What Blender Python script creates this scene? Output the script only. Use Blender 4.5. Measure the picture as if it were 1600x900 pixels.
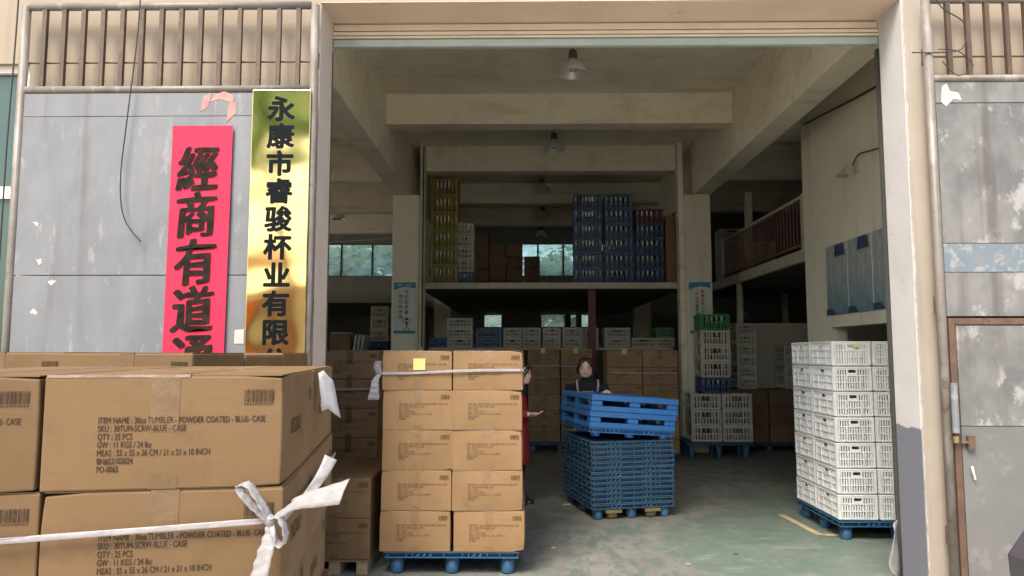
import bpy, bmesh, math, random
from mathutils import Vector, Matrix, noise
R = math.radians
random.seed(7)
scene = bpy.context.scene
for o in list(bpy.data.objects): bpy.data.objects.remove(o)
C = scene.collection

# ---------------------------------------------------------------- camera, sky, sun, exposure
cam = bpy.data.cameras.new('camera'); camo = bpy.data.objects.new('camera', cam); C.objects.link(camo)
cam.sensor_width = 36; cam.lens = 1150/1600*36; cam.clip_start = .05; cam.clip_end = 2000
camo.location = (0, 0, 1.6)
camo.rotation_euler = (R(90)+math.atan(102/1150), 0, math.atan(16/1150))
scene.camera = camo
SUN_EL, SUN_AZ = 54, 152            # azimuth: degrees from +Y towards -X, where the sun stands
world = bpy.data.worlds.new('World'); scene.world = world; world.use_nodes = True
wn = world.node_tree.nodes; wl = world.node_tree.links
sky = wn.new('ShaderNodeTexSky'); sky.sky_type = 'NISHITA'; sky.sun_disc = False
sky.sun_elevation = R(SUN_EL); sky.sun_rotation = R(-SUN_AZ); sky.dust_density = 4; sky.air_density = 1.0; sky.ozone_density = 1.0
wl.new(sky.outputs[0], wn['Background'].inputs[0]); wn['Background'].inputs[1].default_value = .105
sl = bpy.data.lights.new('sun', 'SUN'); so = bpy.data.objects.new('sun', sl); C.objects.link(so)
sl.energy = 1.5; sl.angle = R(24); sl.color = (1, .92, .8)
sd = Vector((-math.sin(R(SUN_AZ))*math.cos(R(SUN_EL)), math.cos(R(SUN_AZ))*math.cos(R(SUN_EL)), math.sin(R(SUN_EL))))
so.rotation_euler = sd.to_track_quat('Z', 'Y').to_euler(); so.location = (-6, -10, 14)
vs = scene.view_settings; vs.view_transform = 'Standard'; vs.look = 'None'; vs.gamma = 1; vs.use_curve_mapping = False
vs.exposure = 1.85
cy = scene.cycles
cy.max_bounces = 10; cy.diffuse_bounces = 7; cy.glossy_bounces = 4; cy.transparent_max_bounces = 12
cy.use_denoising = True; cy.caustics_reflective = False; cy.caustics_refractive = False; cy.sample_clamp_indirect = 6

# ---------------------------------------------------------------- materials
M = {}
def srgb(r, g, b):
    f = lambda c: (c/255/12.92) if c <= 10 else ((c/255+.055)/1.055)**2.4
    return (f(r), f(g), f(b))
def mat(name, c1, c2=None, scale=4.0, rough=.6, metal=0.0, bump=0.0, bscale=None, stretch=(1,1,1), lo=.4, hi=.65,
        c3=None, s3=12, lo3=.6, hi3=.7, rnd=0.0, coat=0, spec=.5, trans=0.0, streak=None, ss=(16,16,.8), lo4=.60, hi4=.72, amt=.6):
    m = bpy.data.materials.new(name); m.use_nodes = True; M[name] = m
    nt = m.node_tree; N = nt.nodes; L = nt.links; b = N['Principled BSDF']
    b.inputs['Roughness'].default_value = rough; b.inputs['Metallic'].default_value = metal
    b.inputs['Specular IOR Level'].default_value = spec; b.inputs['Coat Weight'].default_value = coat
    if trans: b.inputs['Transmission Weight'].default_value = trans
    tc = N.new('ShaderNodeTexCoord'); mp = N.new('ShaderNodeMapping'); mp.inputs['Scale'].default_value = stretch
    L.new(tc.outputs['Object'], mp.inputs[0])
    oi = N.new('ShaderNodeObjectInfo'); ad = N.new('ShaderNodeVectorMath'); ad.operation = 'MULTIPLY_ADD'
    cmb = N.new('ShaderNodeCombineXYZ')
    for i in range(3): L.new(oi.outputs['Random'], cmb.inputs[i])
    ad.inputs[1].default_value = (17, 23, 31); L.new(cmb.outputs[0], ad.inputs[0]); L.new(mp.outputs[0], ad.inputs[2])
    def nz(sc, det=6, rg=.6):
        n = N.new('ShaderNodeTexNoise'); n.inputs['Scale'].default_value = sc; n.inputs['Detail'].default_value = det
        n.inputs['Roughness'].default_value = rg; L.new(ad.outputs[0], n.inputs['Vector']); return n
    def ramp(src, lo, hi):
        r = N.new('ShaderNodeMapRange'); r.inputs[1].default_value = lo; r.inputs[2].default_value = hi
        L.new(src, r.inputs[0]); return r.outputs[0]
    col = None
    def mix(fac, a, bcol):
        x = N.new('ShaderNodeMix'); x.data_type = 'RGBA'; L.new(fac, x.inputs[0])
        for v, k in ((a, 6), (bcol, 7)):
            if isinstance(v, tuple): x.inputs[k].default_value = v+(1,)
            else: L.new(v, x.inputs[k])
        return x.outputs[2]
    cur = c1
    if c2: cur = mix(ramp(nz(scale).outputs[0], lo, hi), cur, c2)
    if c3: cur = mix(ramp(nz(s3, 8, .7).outputs[0], lo3, hi3), cur, c3)
    if streak:
        m4 = N.new('ShaderNodeMapping'); m4.inputs['Scale'].default_value = ss; L.new(tc.outputs['Object'], m4.inputs[0])
        n4 = N.new('ShaderNodeTexNoise'); n4.inputs['Scale'].default_value = 1; n4.inputs['Detail'].default_value = 6; L.new(m4.outputs[0], n4.inputs['Vector'])
        r4 = N.new('ShaderNodeMapRange'); r4.inputs[1].default_value = lo4; r4.inputs[2].default_value = hi4; r4.inputs[4].default_value = amt; L.new(n4.outputs[0], r4.inputs[0])
        cur = mix(r4.outputs[0], cur, streak)
    if rnd:
        h = N.new('ShaderNodeHueSaturation'); r = N.new('ShaderNodeMapRange'); L.new(oi.outputs['Random'], r.inputs[0])
        r.inputs[3].default_value = 1-rnd; r.inputs[4].default_value = 1+rnd; L.new(r.outputs[0], h.inputs['Value'])
        if isinstance(cur, tuple): h.inputs['Color'].default_value = cur+(1,)
        else: L.new(cur, h.inputs['Color'])
        cur = h.outputs[0]
    if isinstance(cur, tuple): b.inputs['Base Color'].default_value = cur+(1,)
    else: L.new(cur, b.inputs['Base Color'])
    if bump:
        bp = N.new('ShaderNodeBump'); bp.inputs['Strength'].default_value = bump; bp.inputs['Distance'].default_value = .02
        L.new(nz(bscale or scale*3, 5, .6).outputs[0], bp.inputs['Height']); L.new(bp.outputs[0], b.inputs['Normal'])
    m['_n'] = name
    return m
def nodes(name): nt = M[name].node_tree; return nt, nt.nodes, nt.links, nt.nodes['Principled BSDF']
def rough_noise(name, lo, hi, sc):
    nt, N, L, b = nodes(name); n = N.new('ShaderNodeTexNoise'); n.inputs['Scale'].default_value = sc
    tc = N.new('ShaderNodeTexCoord'); L.new(tc.outputs['Object'], n.inputs['Vector'])
    r = N.new('ShaderNodeMapRange'); r.inputs[3].default_value = lo; r.inputs[4].default_value = hi
    r.inputs[1].default_value = .3; r.inputs[2].default_value = .7
    L.new(n.outputs[0], r.inputs[0]); L.new(r.outputs[0], b.inputs['Roughness'])

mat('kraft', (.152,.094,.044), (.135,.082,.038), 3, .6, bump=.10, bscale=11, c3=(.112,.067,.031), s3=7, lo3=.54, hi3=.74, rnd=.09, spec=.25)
mat('kraft_daylit', (.245,.152,.073), (.222,.135,.064), 3, .65, bump=.09, bscale=11, c3=(.19,.115,.055), s3=7, lo3=.56, hi3=.76, rnd=.07, spec=.25)  # kraft with the daylight on the middle stack put into its colour
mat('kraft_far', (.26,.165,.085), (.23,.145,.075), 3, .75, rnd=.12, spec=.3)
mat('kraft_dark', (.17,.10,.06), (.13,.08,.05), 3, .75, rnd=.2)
mat('tape', (.120,.073,.033), (.142,.087,.040), 20, .35, bump=.2, bscale=28, spec=.5)
mat('tape_daylit', (.20,.123,.058), (.225,.14,.066), 20, .35, bump=.2, bscale=28)  # tape lightened to go with the daylit kraft
mat('clear_tape', (.26,.20,.15), (.17,.115,.065), 14, .14, bump=.4, bscale=22)
mat('ink', (.045,.03,.02), (.09,.06,.04), 90, .8, lo=.5, hi=.7, spec=.08)
mat('faded_ink', (.05,.03,.018), (.08,.05,.03), 90, .8, spec=.08)
mat('mid_ink', (.055,.032,.018), (.085,.05,.027), 60, .8, spec=.1)
mat('white_strap', (.46,.445,.44), (.39,.375,.375), 15, .35, bump=.3, bscale=40)
mat('paper', (.44,.425,.42), (.39,.375,.37), 6, .8, bump=.3, bscale=12)
mat('yellow_note', (.60,.52,.20), (.56,.47,.16), 5, .8)
mat('sheet_grey', (.140,.148,.156), (.168,.176,.182), 3.5, .5, metal=0, bump=.06, bscale=5, stretch=(1.6,1,.45), c3=(.22,.222,.222), s3=9, lo3=.58, hi3=.66, streak=(.085,.075,.062), ss=(11,11,.55), lo4=.58, hi4=.74, amt=.5)
mat('sheet_pale', (.108,.107,.102), (.178,.175,.165), 4.2, .55, bump=.1, bscale=8, stretch=(1,1,.7), c3=(.27,.266,.258), s3=5, lo3=.53, hi3=.61, lo=.38, hi=.62, streak=(.075,.062,.048), ss=(9,9,.6), lo4=.55, hi4=.70, amt=.65)
mat('sheet_lower', (.150,.149,.136), (.122,.122,.115), 1.5, .5, bump=.06, bscale=6, c3=(.205,.205,.193), s3=5, lo3=.55, hi3=.68, streak=(.09,.075,.058), ss=(9,9,.6), lo4=.57, hi4=.72, amt=.5)
mat('blue_band', (.115,.155,.19), (.155,.168,.172), 5, .6, c3=(.24,.235,.22), s3=12, lo3=.52, hi3=.6)
mat('pipe_paint', (.165,.146,.122), (.125,.107,.087), 6, .5, bump=.15, bscale=25, c3=(.09,.052,.032), s3=16, lo3=.58, hi3=.68, streak=(.24,.225,.20), ss=(9,9,2.5), lo4=.58, hi4=.66, amt=.7)
mat('bar_rust', (.085,.052,.03), (.058,.038,.024), 7, .6, bump=.2, bscale=30, c3=(.13,.07,.036), s3=9)
mat('rust', (.085,.047,.03), (.12,.066,.04), 12, .7, bump=.25, bscale=40, c3=(.05,.033,.025), s3=20)
mat('wall_beige', (.305,.25,.188), (.275,.228,.17), 1.5, .8, bump=.12, bscale=14, c3=(.30,.24,.18), s3=3.5, lo3=.56, hi3=.8, streak=(.16,.125,.09), ss=(7,7,.35), lo4=.58, hi4=.75, amt=.5)
mat('soffit_paint', (.62,.50,.385), (.56,.45,.345), 2.5, .8, bump=.2, bscale=12, c3=(.27,.24,.20), s3=6, lo3=.64, hi3=.68)
mat('pier_paint', (.31,.272,.222), (.28,.243,.198), 2.5, .75, bump=.15, bscale=14, c3=(.27,.245,.21), s3=9, lo3=.64, hi3=.72, streak=(.20,.165,.125), ss=(14,14,.5), lo4=.56, hi4=.72, amt=.5)
mat('grey_dado', (.26,.265,.30), (.30,.30,.33), 5, .6, bump=.1, c3=(.62,.60,.58), s3=10, lo3=.70, hi3=.72)
mat('reveal_white', (.52,.505,.49), (.47,.45,.42), 3, .7, bump=.15, bscale=12, c3=(.33,.31,.28), s3=9, lo3=.68, hi3=.73)
mat('reveal_pink', (.56,.48,.41), (.50,.43,.37), 5, .75, bump=.15, c3=(.3,.26,.22), s3=14, lo3=.64, hi3=.7)
mat('shutter_paint', (.62,.53,.41), (.56,.47,.36), 4, .45)
mat('teal_paint', (.33,.39,.33), (.28,.34,.29), 5, .5)
mat('inner_plaster', (.80,.75,.60), (.75,.695,.55), .8, .9, bump=.06, bscale=10, c3=(.64,.59,.46), s3=2.2, lo3=.50, hi3=.68, streak=(.42,.37,.28), ss=(1.1,1.1,6), lo4=.54, hi4=.72, amt=.45)
mat('inner_white', (.78,.75,.60), (.73,.70,.555), 1.2, .85, bump=.05, bscale=9, c3=(.62,.585,.49), s3=4, lo3=.6, hi3=.8, streak=(.42,.37,.27), ss=(5,5,.3), lo4=.55, hi4=.75, amt=.5)
mat('ceiling_plaster', (.80,.745,.60), (.74,.685,.545), .7, .9, bump=.08, bscale=7, c3=(.64,.585,.465), s3=1.7, lo3=.48, hi3=.7, streak=(.45,.40,.31), ss=(.5,6,6), lo4=.55, hi4=.7, amt=.35)
mat('shade_plaster', (.12,.105,.09), (.09,.08,.07), 1, .9)  # shade under the loft and in the right bay, painted as dark plaster
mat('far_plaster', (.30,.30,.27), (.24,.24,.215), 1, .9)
mat('green_glass', (.035,.075,.06), None, rough=.06, spec=.6)
mat('frame_white', (.68,.64,.56), (.60,.56,.48), 6, .5)
mat('white_plastic', (.66,.675,.675), (.60,.615,.605), 5, .45, rnd=.04, c3=(.44,.425,.38), s3=4, lo3=.62, hi3=.85, streak=(.36,.33,.28), ss=(18,18,5), lo4=.58, hi4=.72, amt=.5)
mat('grey_plastic', (.50,.49,.40), (.42,.41,.34), 5, .5, rnd=.1)
mat('yellow_plastic', (.28,.225,.03), (.23,.185,.025), 5, .45, rnd=.1)
mat('blue_crate', (.035,.10,.22), (.03,.08,.17), 5, .45, rnd=.15)
mat('green_crate', (.03,.22,.07), (.02,.17,.05), 5, .45)
mat('magenta_crate', (.12,.025,.06), (.09,.02,.05), 5, .45)
mat('navy_crate', (.02,.06,.17), (.02,.05,.13), 5, .45)
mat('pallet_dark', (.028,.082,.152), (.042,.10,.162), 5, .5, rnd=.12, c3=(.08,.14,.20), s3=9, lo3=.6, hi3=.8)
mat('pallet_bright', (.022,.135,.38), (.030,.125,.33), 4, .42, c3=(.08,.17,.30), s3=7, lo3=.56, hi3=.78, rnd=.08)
mat('pallet_blue', (.02,.085,.17), (.028,.095,.165), 6, .5, c3=(.06,.115,.155), s3=9, lo3=.6, hi3=.8)
mat('steel', (.40,.40,.38), (.28,.28,.28), 10, .4, metal=1)
mat('lamp_metal', (.62,.62,.58), (.52,.52,.49), 8, .35, metal=.25)
mat('lamp_dark', (.07,.07,.065), None, rough=.5)
mat('glass_bulb', (.8,.8,.78), None, rough=.1, trans=.6)
mat('black_cable', (.02,.02,.02), None, rough=.5)
mat('truck_paint', (.22,.17,.07), (.16,.12,.05), 8, .6)
mat('wood', (.33,.24,.13), (.27,.19,.10), 5, .7, stretch=(1,8,8))
mat('black_cloth', (.012,.012,.015), (.02,.02,.024), 12, .9)
mat('red_coat', (.30,.012,.018), (.24,.01,.014), 8, .8)
mat('skin', (.74,.50,.38), (.70,.45,.33), 12, .5)
mat('hair', (.035,.016,.012), (.055,.022,.016), 40, .4, stretch=(6,6,1))
mat('apron', (.42,.34,.35), (.30,.23,.26), 30, .85)
mat('lip', (.35,.08,.07), None, rough=.5)
mat('poster_white', (.62,.68,.62), (.58,.64,.58), 2, .45)
mat('poster_blue', (.03,.22,.36), (.05,.28,.40), 6, .45)
mat('board_navy', (.05,.08,.16), (.03,.05,.10), 12, .4)
mat('poster_red', (.45,.06,.04), None, rough=.6)
mat('poster_ink', (.06,.07,.06), None, rough=.6)
mat('couplet_red', (.50,.013,.058), (.44,.011,.046), 3, .8, bump=.12, bscale=7, c3=(.60,.09,.13), s3=11, lo3=.66, hi3=.76)
mat('couplet_ink', (.012,.011,.009), (.03,.022,.014), 14, .8, spec=.08)
mat('sign_ink', (.004,.006,.008), None, rough=.45, spec=.08)
mat('pink_scrap', (.40,.17,.15), (.44,.27,.24), 9, .85)
mat('white_scrap', (.48,.455,.41), (.42,.395,.35), 9, .9)
mat('yellow_line', (.42,.33,.16), (.30,.28,.20), 7, .8, lo=.45, hi=.6)
mat('dark_rubber', (.03,.03,.035), None, rough=.55)
mat('dark_plastic', (.06,.055,.065), None, rough=.35)
mat('red_steel', (.13,.035,.028), (.10,.03,.025), 5, .6)
mat('rail_red', (.17,.085,.07), (.13,.07,.06), 5, .6)
mat('rail_white', (.50,.47,.38), (.42,.39,.31), 5, .6)
mat('leaf', (.09,.15,.05), (.06,.11,.035), 3, .6, rnd=.15)
mat('leaf_pale', (.42,.60,.40), (.34,.52,.32), 3, .6, rnd=.1)
mat('bark', (.09,.07,.05), (.06,.05,.035), 8, .9)
mat('facade', (.78,.66,.48), (.74,.62,.45), 1, .85)
mat('yellow_sign', (.80,.62,.05), (.75,.58,.04), 2, .5)
mat('orange_door', (.80,.20,.04), (.72,.17,.03), 2, .5, stretch=(1,1,12))
mat('floor_paint', (.155,.20,.165), (.19,.225,.19), 1.3, .45)
mat('yard_concrete', (.45,.42,.37), (.39,.37,.33), 2, .85, bump=.2, bscale=60)  # yard concrete, brightened to bounce more daylight indoors
rough_noise('sheet_grey', .35, .6, 4); rough_noise('kraft', .6, .85, 6)

# brass mirror plate: dented sheet metal
mat('brass', (.82,.60,.24), None, rough=.07, metal=1)
nt, N, L, b = nodes('brass')
n = N.new('ShaderNodeTexNoise'); n.inputs['Scale'].default_value = 3.2; n.inputs['Detail'].default_value = 0
bp = N.new('ShaderNodeBump'); bp.inputs['Strength'].default_value = .17; bp.inputs['Distance'].default_value = .05
tc = N.new('ShaderNodeTexCoord'); L.new(tc.outputs['Object'], n.inputs['Vector']); L.new(n.outputs[0], bp.inputs['Height']); L.new(bp.outputs[0], b.inputs['Normal'])

# clear window glass
m = bpy.data.materials.new('window_glass'); m.use_nodes = True; M['window_glass'] = m
nt = m.node_tree; N = nt.nodes; L = nt.links
t = N.new('ShaderNodeBsdfTransparent'); t.inputs[0].default_value = (.86,.97,.90,1); g = N.new('ShaderNodeBsdfGlossy'); g.inputs['Roughness'].default_value = .05
dt = N.new('ShaderNodeBsdfTranslucent'); dt.inputs[0].default_value = (.72,.84,.78,1); m0 = N.new('ShaderNodeMixShader')
dn = N.new('ShaderNodeTexNoise'); dn.inputs['Scale'].default_value = 2.5; dr = N.new('ShaderNodeMapRange'); dr.inputs[1].default_value = .35; dr.inputs[2].default_value = .65; dr.inputs[3].default_value = .12; dr.inputs[4].default_value = .5
L.new(dn.outputs[0], dr.inputs[0]); L.new(dr.outputs[0], m0.inputs[0]); L.new(t.outputs[0], m0.inputs[1]); L.new(dt.outputs[0], m0.inputs[2])
mx = N.new('ShaderNodeMixShader'); mx.inputs[0].default_value = .06
L.new(m0.outputs[0], mx.inputs[1]); L.new(g.outputs[0], mx.inputs[2]); L.new(mx.outputs[0], N['Material Output'].inputs[0])

m = bpy.data.materials.new('clear_glass'); m.use_nodes = True; M['clear_glass'] = m
nt = m.node_tree; N = nt.nodes; L = nt.links
t = N.new('ShaderNodeBsdfTransparent'); t.inputs[0].default_value = (.93,.96,.94,1); g = N.new('ShaderNodeBsdfGlossy'); g.inputs['Roughness'].default_value = .03
mx = N.new('ShaderNodeMixShader'); mx.inputs[0].default_value = .07
L.new(t.outputs[0], mx.inputs[1]); L.new(g.outputs[0], mx.inputs[2]); L.new(mx.outputs[0], N['Material Output'].inputs[0])
# thin white film: part see-through
nt, N, L, b = nodes('white_strap')
t = N.new('ShaderNodeBsdfTransparent'); tr = N.new('ShaderNodeBsdfTranslucent'); tr.inputs[0].default_value = (.45,.43,.42,1)
m1 = N.new('ShaderNodeMixShader'); m1.inputs[0].default_value = .3; m2 = N.new('ShaderNodeMixShader'); m2.inputs[0].default_value = .22
L.new(b.outputs[0], m1.inputs[1]); L.new(tr.outputs[0], m1.inputs[2]); L.new(m1.outputs[0], m2.inputs[1]); L.new(t.outputs[0], m2.inputs[2]); L.new(m2.outputs[0], N['Material Output'].inputs[0])
# backlit leaves
for ln in ('leaf', 'leaf_pale'):
    nt, N, L, b = nodes(ln); tr = N.new('ShaderNodeBsdfTranslucent'); tr.inputs[0].default_value = (.55,.78,.48,1) if ln == 'leaf_pale' else (.14,.24,.07,1)
    m1 = N.new('ShaderNodeMixShader'); m1.inputs[0].default_value = .5; L.new(b.outputs[0], m1.inputs[1]); L.new(tr.outputs[0], m1.inputs[2]); L.new(m1.outputs[0], N['Material Output'].inputs[0])

# worn warehouse floor: green paint rubbed down to grey concrete, in patches that have their own shape
nt, N, L, b = nodes('floor_paint')
tc = N.new('ShaderNodeTexCoord'); sx = N.new('ShaderNodeSeparateXYZ'); L.new(tc.outputs['Object'], sx.inputs[0])
def mth(op, a, b2=None, c=None):
    x = N.new('ShaderNodeMath'); x.operation = op
    for i, v in enumerate((a, b2, c)):
        if v is None: continue
        if isinstance(v, (int, float)): x.inputs[i].default_value = v
        else: L.new(v, x.inputs[i])
    return x.outputs[0]
def noi(sc, det=8, st=(1,1,1), rg=.62):
    mp = N.new('ShaderNodeMapping'); mp.inputs['Scale'].default_value = st; L.new(tc.outputs['Object'], mp.inputs[0])
    x = N.new('ShaderNodeTexNoise'); x.inputs['Scale'].default_value = sc; x.inputs['Detail'].default_value = det; x.inputs['Roughness'].default_value = rg
    L.new(mp.outputs[0], x.inputs['Vector']); return x.outputs[0]
# worn strip: where trolleys run, left of a wandering line x = .55 + .25*(y-6)
edge = mth('MULTIPLY_ADD', mth('MAXIMUM', mth('SUBTRACT', sx.outputs[1], 7.2), 0), 1.3, 1.32)
d = mth('SUBTRACT', sx.outputs[0], edge)
d = mth('MULTIPLY_ADD', noi(.9), 1.5, mth('SUBTRACT', d, .75))
d = mth('MULTIPLY_ADD', noi(7, 10, (1,.5,1), .7), .9, mth('SUBTRACT', d, .45))
gm = N.new('ShaderNodeMapRange'); gm.inputs[1].default_value = -.12; gm.inputs[2].default_value = .12; L.new(d, gm.inputs[0])
def mixc(fac, a, bc):
    x = N.new('ShaderNodeMix'); x.data_type = 'RGBA'
    L.new(fac, x.inputs[0])
    for v, k in ((a, 6), (bc, 7)):
        if isinstance(v, tuple): x.inputs[k].default_value = v+(1,)
        else: L.new(v, x.inputs[k])
    return x.outputs[2]
def rmp(s, lo, hi):
    r = N.new('ShaderNodeMapRange'); r.inputs[1].default_value = lo; r.inputs[2].default_value = hi; L.new(s, r.inputs[0]); return r.outputs[0]
grey = mixc(rmp(noi(2.5), .35, .65), (.195,.19,.172), (.148,.146,.132))
grey = mixc(rmp(noi(6, 12, (1,.45,1), .8), .49, .54), grey, (.105,.132,.115))
grey = mixc(rmp(noi(22, 8, (1,.6,1), .8), .60, .66), grey, (.26,.25,.228))
grey = mixc(rmp(noi(1.1, 6), .55, .75), grey, (.115,.115,.105))
green = mixc(rmp(noi(3), .35, .65), (.095,.135,.112), (.125,.16,.136))
green = mixc(rmp(noi(5, 12, (.6,1,1), .8), .53, .60), green, (.185,.195,.175))
green = mixc(rmp(noi(18, 9, (1,.5,1), .8), .61, .66), green, (.25,.25,.23))
green = mixc(rmp(noi(13, 9, (.5,1,1), .8), .62, .67), green, (.065,.09,.078))
L.new(mixc(gm.outputs[0], grey, green), b.inputs['Base Color'])
L.new(rmp(noi(4), -.3, 1.2), b.inputs['Roughness'])
bp = N.new('ShaderNodeBump'); bp.inputs['Strength'].default_value = .12; bp.inputs['Distance'].default_value = .01
L.new(noi(30), bp.inputs['Height']); L.new(bp.outputs[0], b.inputs['Normal'])

# reveal paint of the right jamb: white with worn grey dado below 1.13 m
nt, N, L, b = nodes('reveal_white')
tc = N.new('ShaderNodeTexCoord'); sx = N.new('ShaderNodeSeparateXYZ'); L.new(tc.outputs['Object'], sx.inputs[0])
old = b.inputs['Base Color'].links[0].from_socket
dd = mth('MULTIPLY_ADD', noi(6), .10, sx.outputs[2]); k = rmp(dd, 1.185, 1.175)
kk = mixc(rmp(noi(3.3, 9), .70, .71), (.155,.16,.185), (.42,.40,.385))
L.new(mixc(k, old, kk), b.inputs['Base Color'])

nt, N, L, b = nodes('pier_paint')
tc = N.new('ShaderNodeTexCoord'); sx = N.new('ShaderNodeSeparateXYZ'); L.new(tc.outputs['Object'], sx.inputs[0])
old = b.inputs['Base Color'].links[0].from_socket
dd = mth('MULTIPLY_ADD', noi(9, 9, (1,1,1), .75), -.05, sx.outputs[0])
L.new(mixc(rmp(dd, 2.476, 2.472), old, (.40,.385,.36)), b.inputs['Base Color'])

# notice board print: rows of small text
mat('board_print', (.30,.42,.44), None, rough=.4)
nt, N, L, b = nodes('board_print')
tc = N.new('ShaderNodeTexCoord'); sx = N.new('ShaderNodeSeparateXYZ'); L.new(tc.outputs['Object'], sx.inputs[0])
row = mth('FRACT', mth('MULTIPLY', sx.outputs[2], 42.0)); line = mth('LESS_THAN', row, .42)
gaps = rmp(noi(14, 3, (0,1,.6)), .46, .5); chars = rmp(noi(120, 2, (1,1,1)), .40, .46)
fac = mth('MULTIPLY', mth('MULTIPLY', line, gaps), chars)
grad = mixc(rmp(sx.outputs[2], .05, .45), (.17,.30,.34), (.42,.46,.45))
L.new(mixc(mth('MULTIPLY', fac, .75), grad, (.06,.10,.11)), b.inputs['Base Color'])

# ---------------------------------------------------------------- mesh helpers
class MB:
    def __init__(s): s.v = []; s.f = []; s.m = []
    def add(s, vs, fs, m=0):
        k = len(s.v); s.v += [tuple(p) for p in vs]; s.f += [tuple(i+k for i in f) for f in fs]; s.m += [m]*len(fs); return s
    def box(s, x0, x1, y0, y1, z0, z1, m=0):
        return s.add([(x0,y0,z0),(x1,y0,z0),(x1,y1,z0),(x0,y1,z0),(x0,y0,z1),(x1,y0,z1),(x1,y1,z1),(x0,y1,z1)],
                     [(0,3,2,1),(4,5,6,7),(0,1,5,4),(1,2,6,5),(2,3,7,6),(3,0,4,7)], m)
    def bar(s, a, b, w, h, m=0, up=(0,0,1)):
        a = Vector(a); b = Vector(b); d = (b-a).normalized(); u = Vector(up)
        if abs(d.dot(u)) > .98: u = Vector((0,1,0))
        r = d.cross(u).normalized(); u = r.cross(d)
        P = [a+r*i*w/2+u*j*h/2 for i, j in ((-1,-1),(1,-1),(1,1),(-1,1))]+[b+r*i*w/2+u*j*h/2 for i, j in ((-1,-1),(1,-1),(1,1),(-1,1))]
        return s.add(P, [(0,3,2,1),(4,5,6,7),(0,1,5,4),(1,2,6,5),(2,3,7,6),(3,0,4,7)], m)
    def tube(s, pts, r, n=8, m=0, sq=1.0):
        pts = [Vector(p) for p in pts]; k = len(pts)
        rs = r if isinstance(r, (list, tuple)) else [r]*k
        t0 = (pts[1]-pts[0]).normalized(); ref = Vector((0,0,1)) if abs(t0.z) < .9 else Vector((1,0,0))
        u = t0.cross(ref).normalized(); V = []
        for i, p in enumerate(pts):
            t = ((pts[min(i+1,k-1)]-pts[max(i-1,0)])).normalized()
            u = (u-t*u.dot(t)).normalized(); w = t.cross(u)
            for j in range(n):
                a = 2*math.pi*j/n; V.append(p+(u*math.cos(a)+w*math.sin(a)*sq)*rs[i])
        F = [(i*n+j, i*n+(j+1)%n, (i+1)*n+(j+1)%n, (i+1)*n+j) for i in range(k-1) for j in range(n)]
        F += [tuple(range(n-1,-1,-1)), tuple((k-1)*n+j for j in range(n))]
        return s.add(V, F, m)
    def loft(s, rings, m=0):
        n = len(rings[0]); V = [p for r in rings for p in r]; k = len(rings)
        F = [(i*n+j, i*n+(j+1)%n, (i+1)*n+(j+1)%n, (i+1)*n+j) for i in range(k-1) for j in range(n)]
        F += [tuple(range(n-1,-1,-1)), tuple((k-1)*n+j for j in range(n))]
        return s.add(V, F, m)
    def lathe(s, prof, n=24, c=(0,0,0), m=0, closed=False):
        V = [(c[0]+r*math.cos(2*math.pi*j/n), c[1]+r*math.sin(2*math.pi*j/n), c[2]+z) for r, z in prof for j in range(n)]
        F = [(i*n+j, i*n+(j+1)%n, (i+1)*n+(j+1)%n, (i+1)*n+j) for i in range(len(prof)-1) for j in range(n)]
        return s.add(V, F, m)
    def slab(s, pts, t, m=0):      # polygon in XZ facing -Y, thickness t backwards
        n = len(pts); V = [(x,0,z) for x, z in pts]+[(x,t,z) for x, z in pts]
        F = [tuple(range(n)), tuple(range(2*n-1,n-1,-1))]+[(i, i+n, (i+1)%n+n, (i+1)%n) for i in range(n)]
        return s.add(V, F, m)
    def mesh(s, name, mats, smooth=False):
        me = bpy.data.meshes.new(name); me.from_pydata(s.v, [], s.f); me.update()
        for q in (mats if isinstance(mats, (list, tuple)) else [mats]): me.materials.append(M[q] if isinstance(q, str) else q)
        me.polygons.foreach_set('material_index', s.m)
        if smooth: me.polygons.foreach_set('use_smooth', [True]*len(me.polygons))
        return me
    def build(s, name, mats, parent=None, loc=(0,0,0), rot=(0,0,0), smooth=False):
        return inst(name, s.mesh(name, mats, smooth), parent, loc, rot)
def inst(name, me, parent=None, loc=(0,0,0), rot=(0,0,0)):
    o = bpy.data.objects.new(name, me); C.objects.link(o); o.parent = parent; o.location = loc; o.rotation_euler = rot; return o
def tag(o, label=None, cat=None, group=None, kind=None):
    if label: o['label'] = label
    if cat: o['category'] = cat
    if group: o['group'] = group
    if kind: o['kind'] = kind
    return o
def thing(name, label, cat, loc=(0,0,0), rz=0, group=None, rot=None):
    o = bpy.data.objects.new(name, None); C.objects.link(o); o.location = loc
    o.rotation_euler = rot or (0,0,rz); o.empty_display_size = .1
    return tag(o, label, cat, group)
def struct(name, mb, mats): return tag(mb.build(name, mats), kind='structure')
def copy_tree(o, parent=None):
    c = o.copy(); C.objects.link(c); c.parent = parent
    for ch in list(o.children): copy_tree(ch, c)
    return c
def bevel(me, w, seg=1):
    bm = bmesh.new(); bm.from_mesh(me)
    es = [e for e in bm.edges if len(e.link_faces) == 2 and e.calc_face_angle(0) > .6]
    bmesh.ops.bevel(bm, geom=es, offset=w, segments=seg, affect='EDGES', profile=.6, clamp_overlap=True)
    bm.to_mesh(me); bm.free(); return me
_tx = {}
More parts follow.
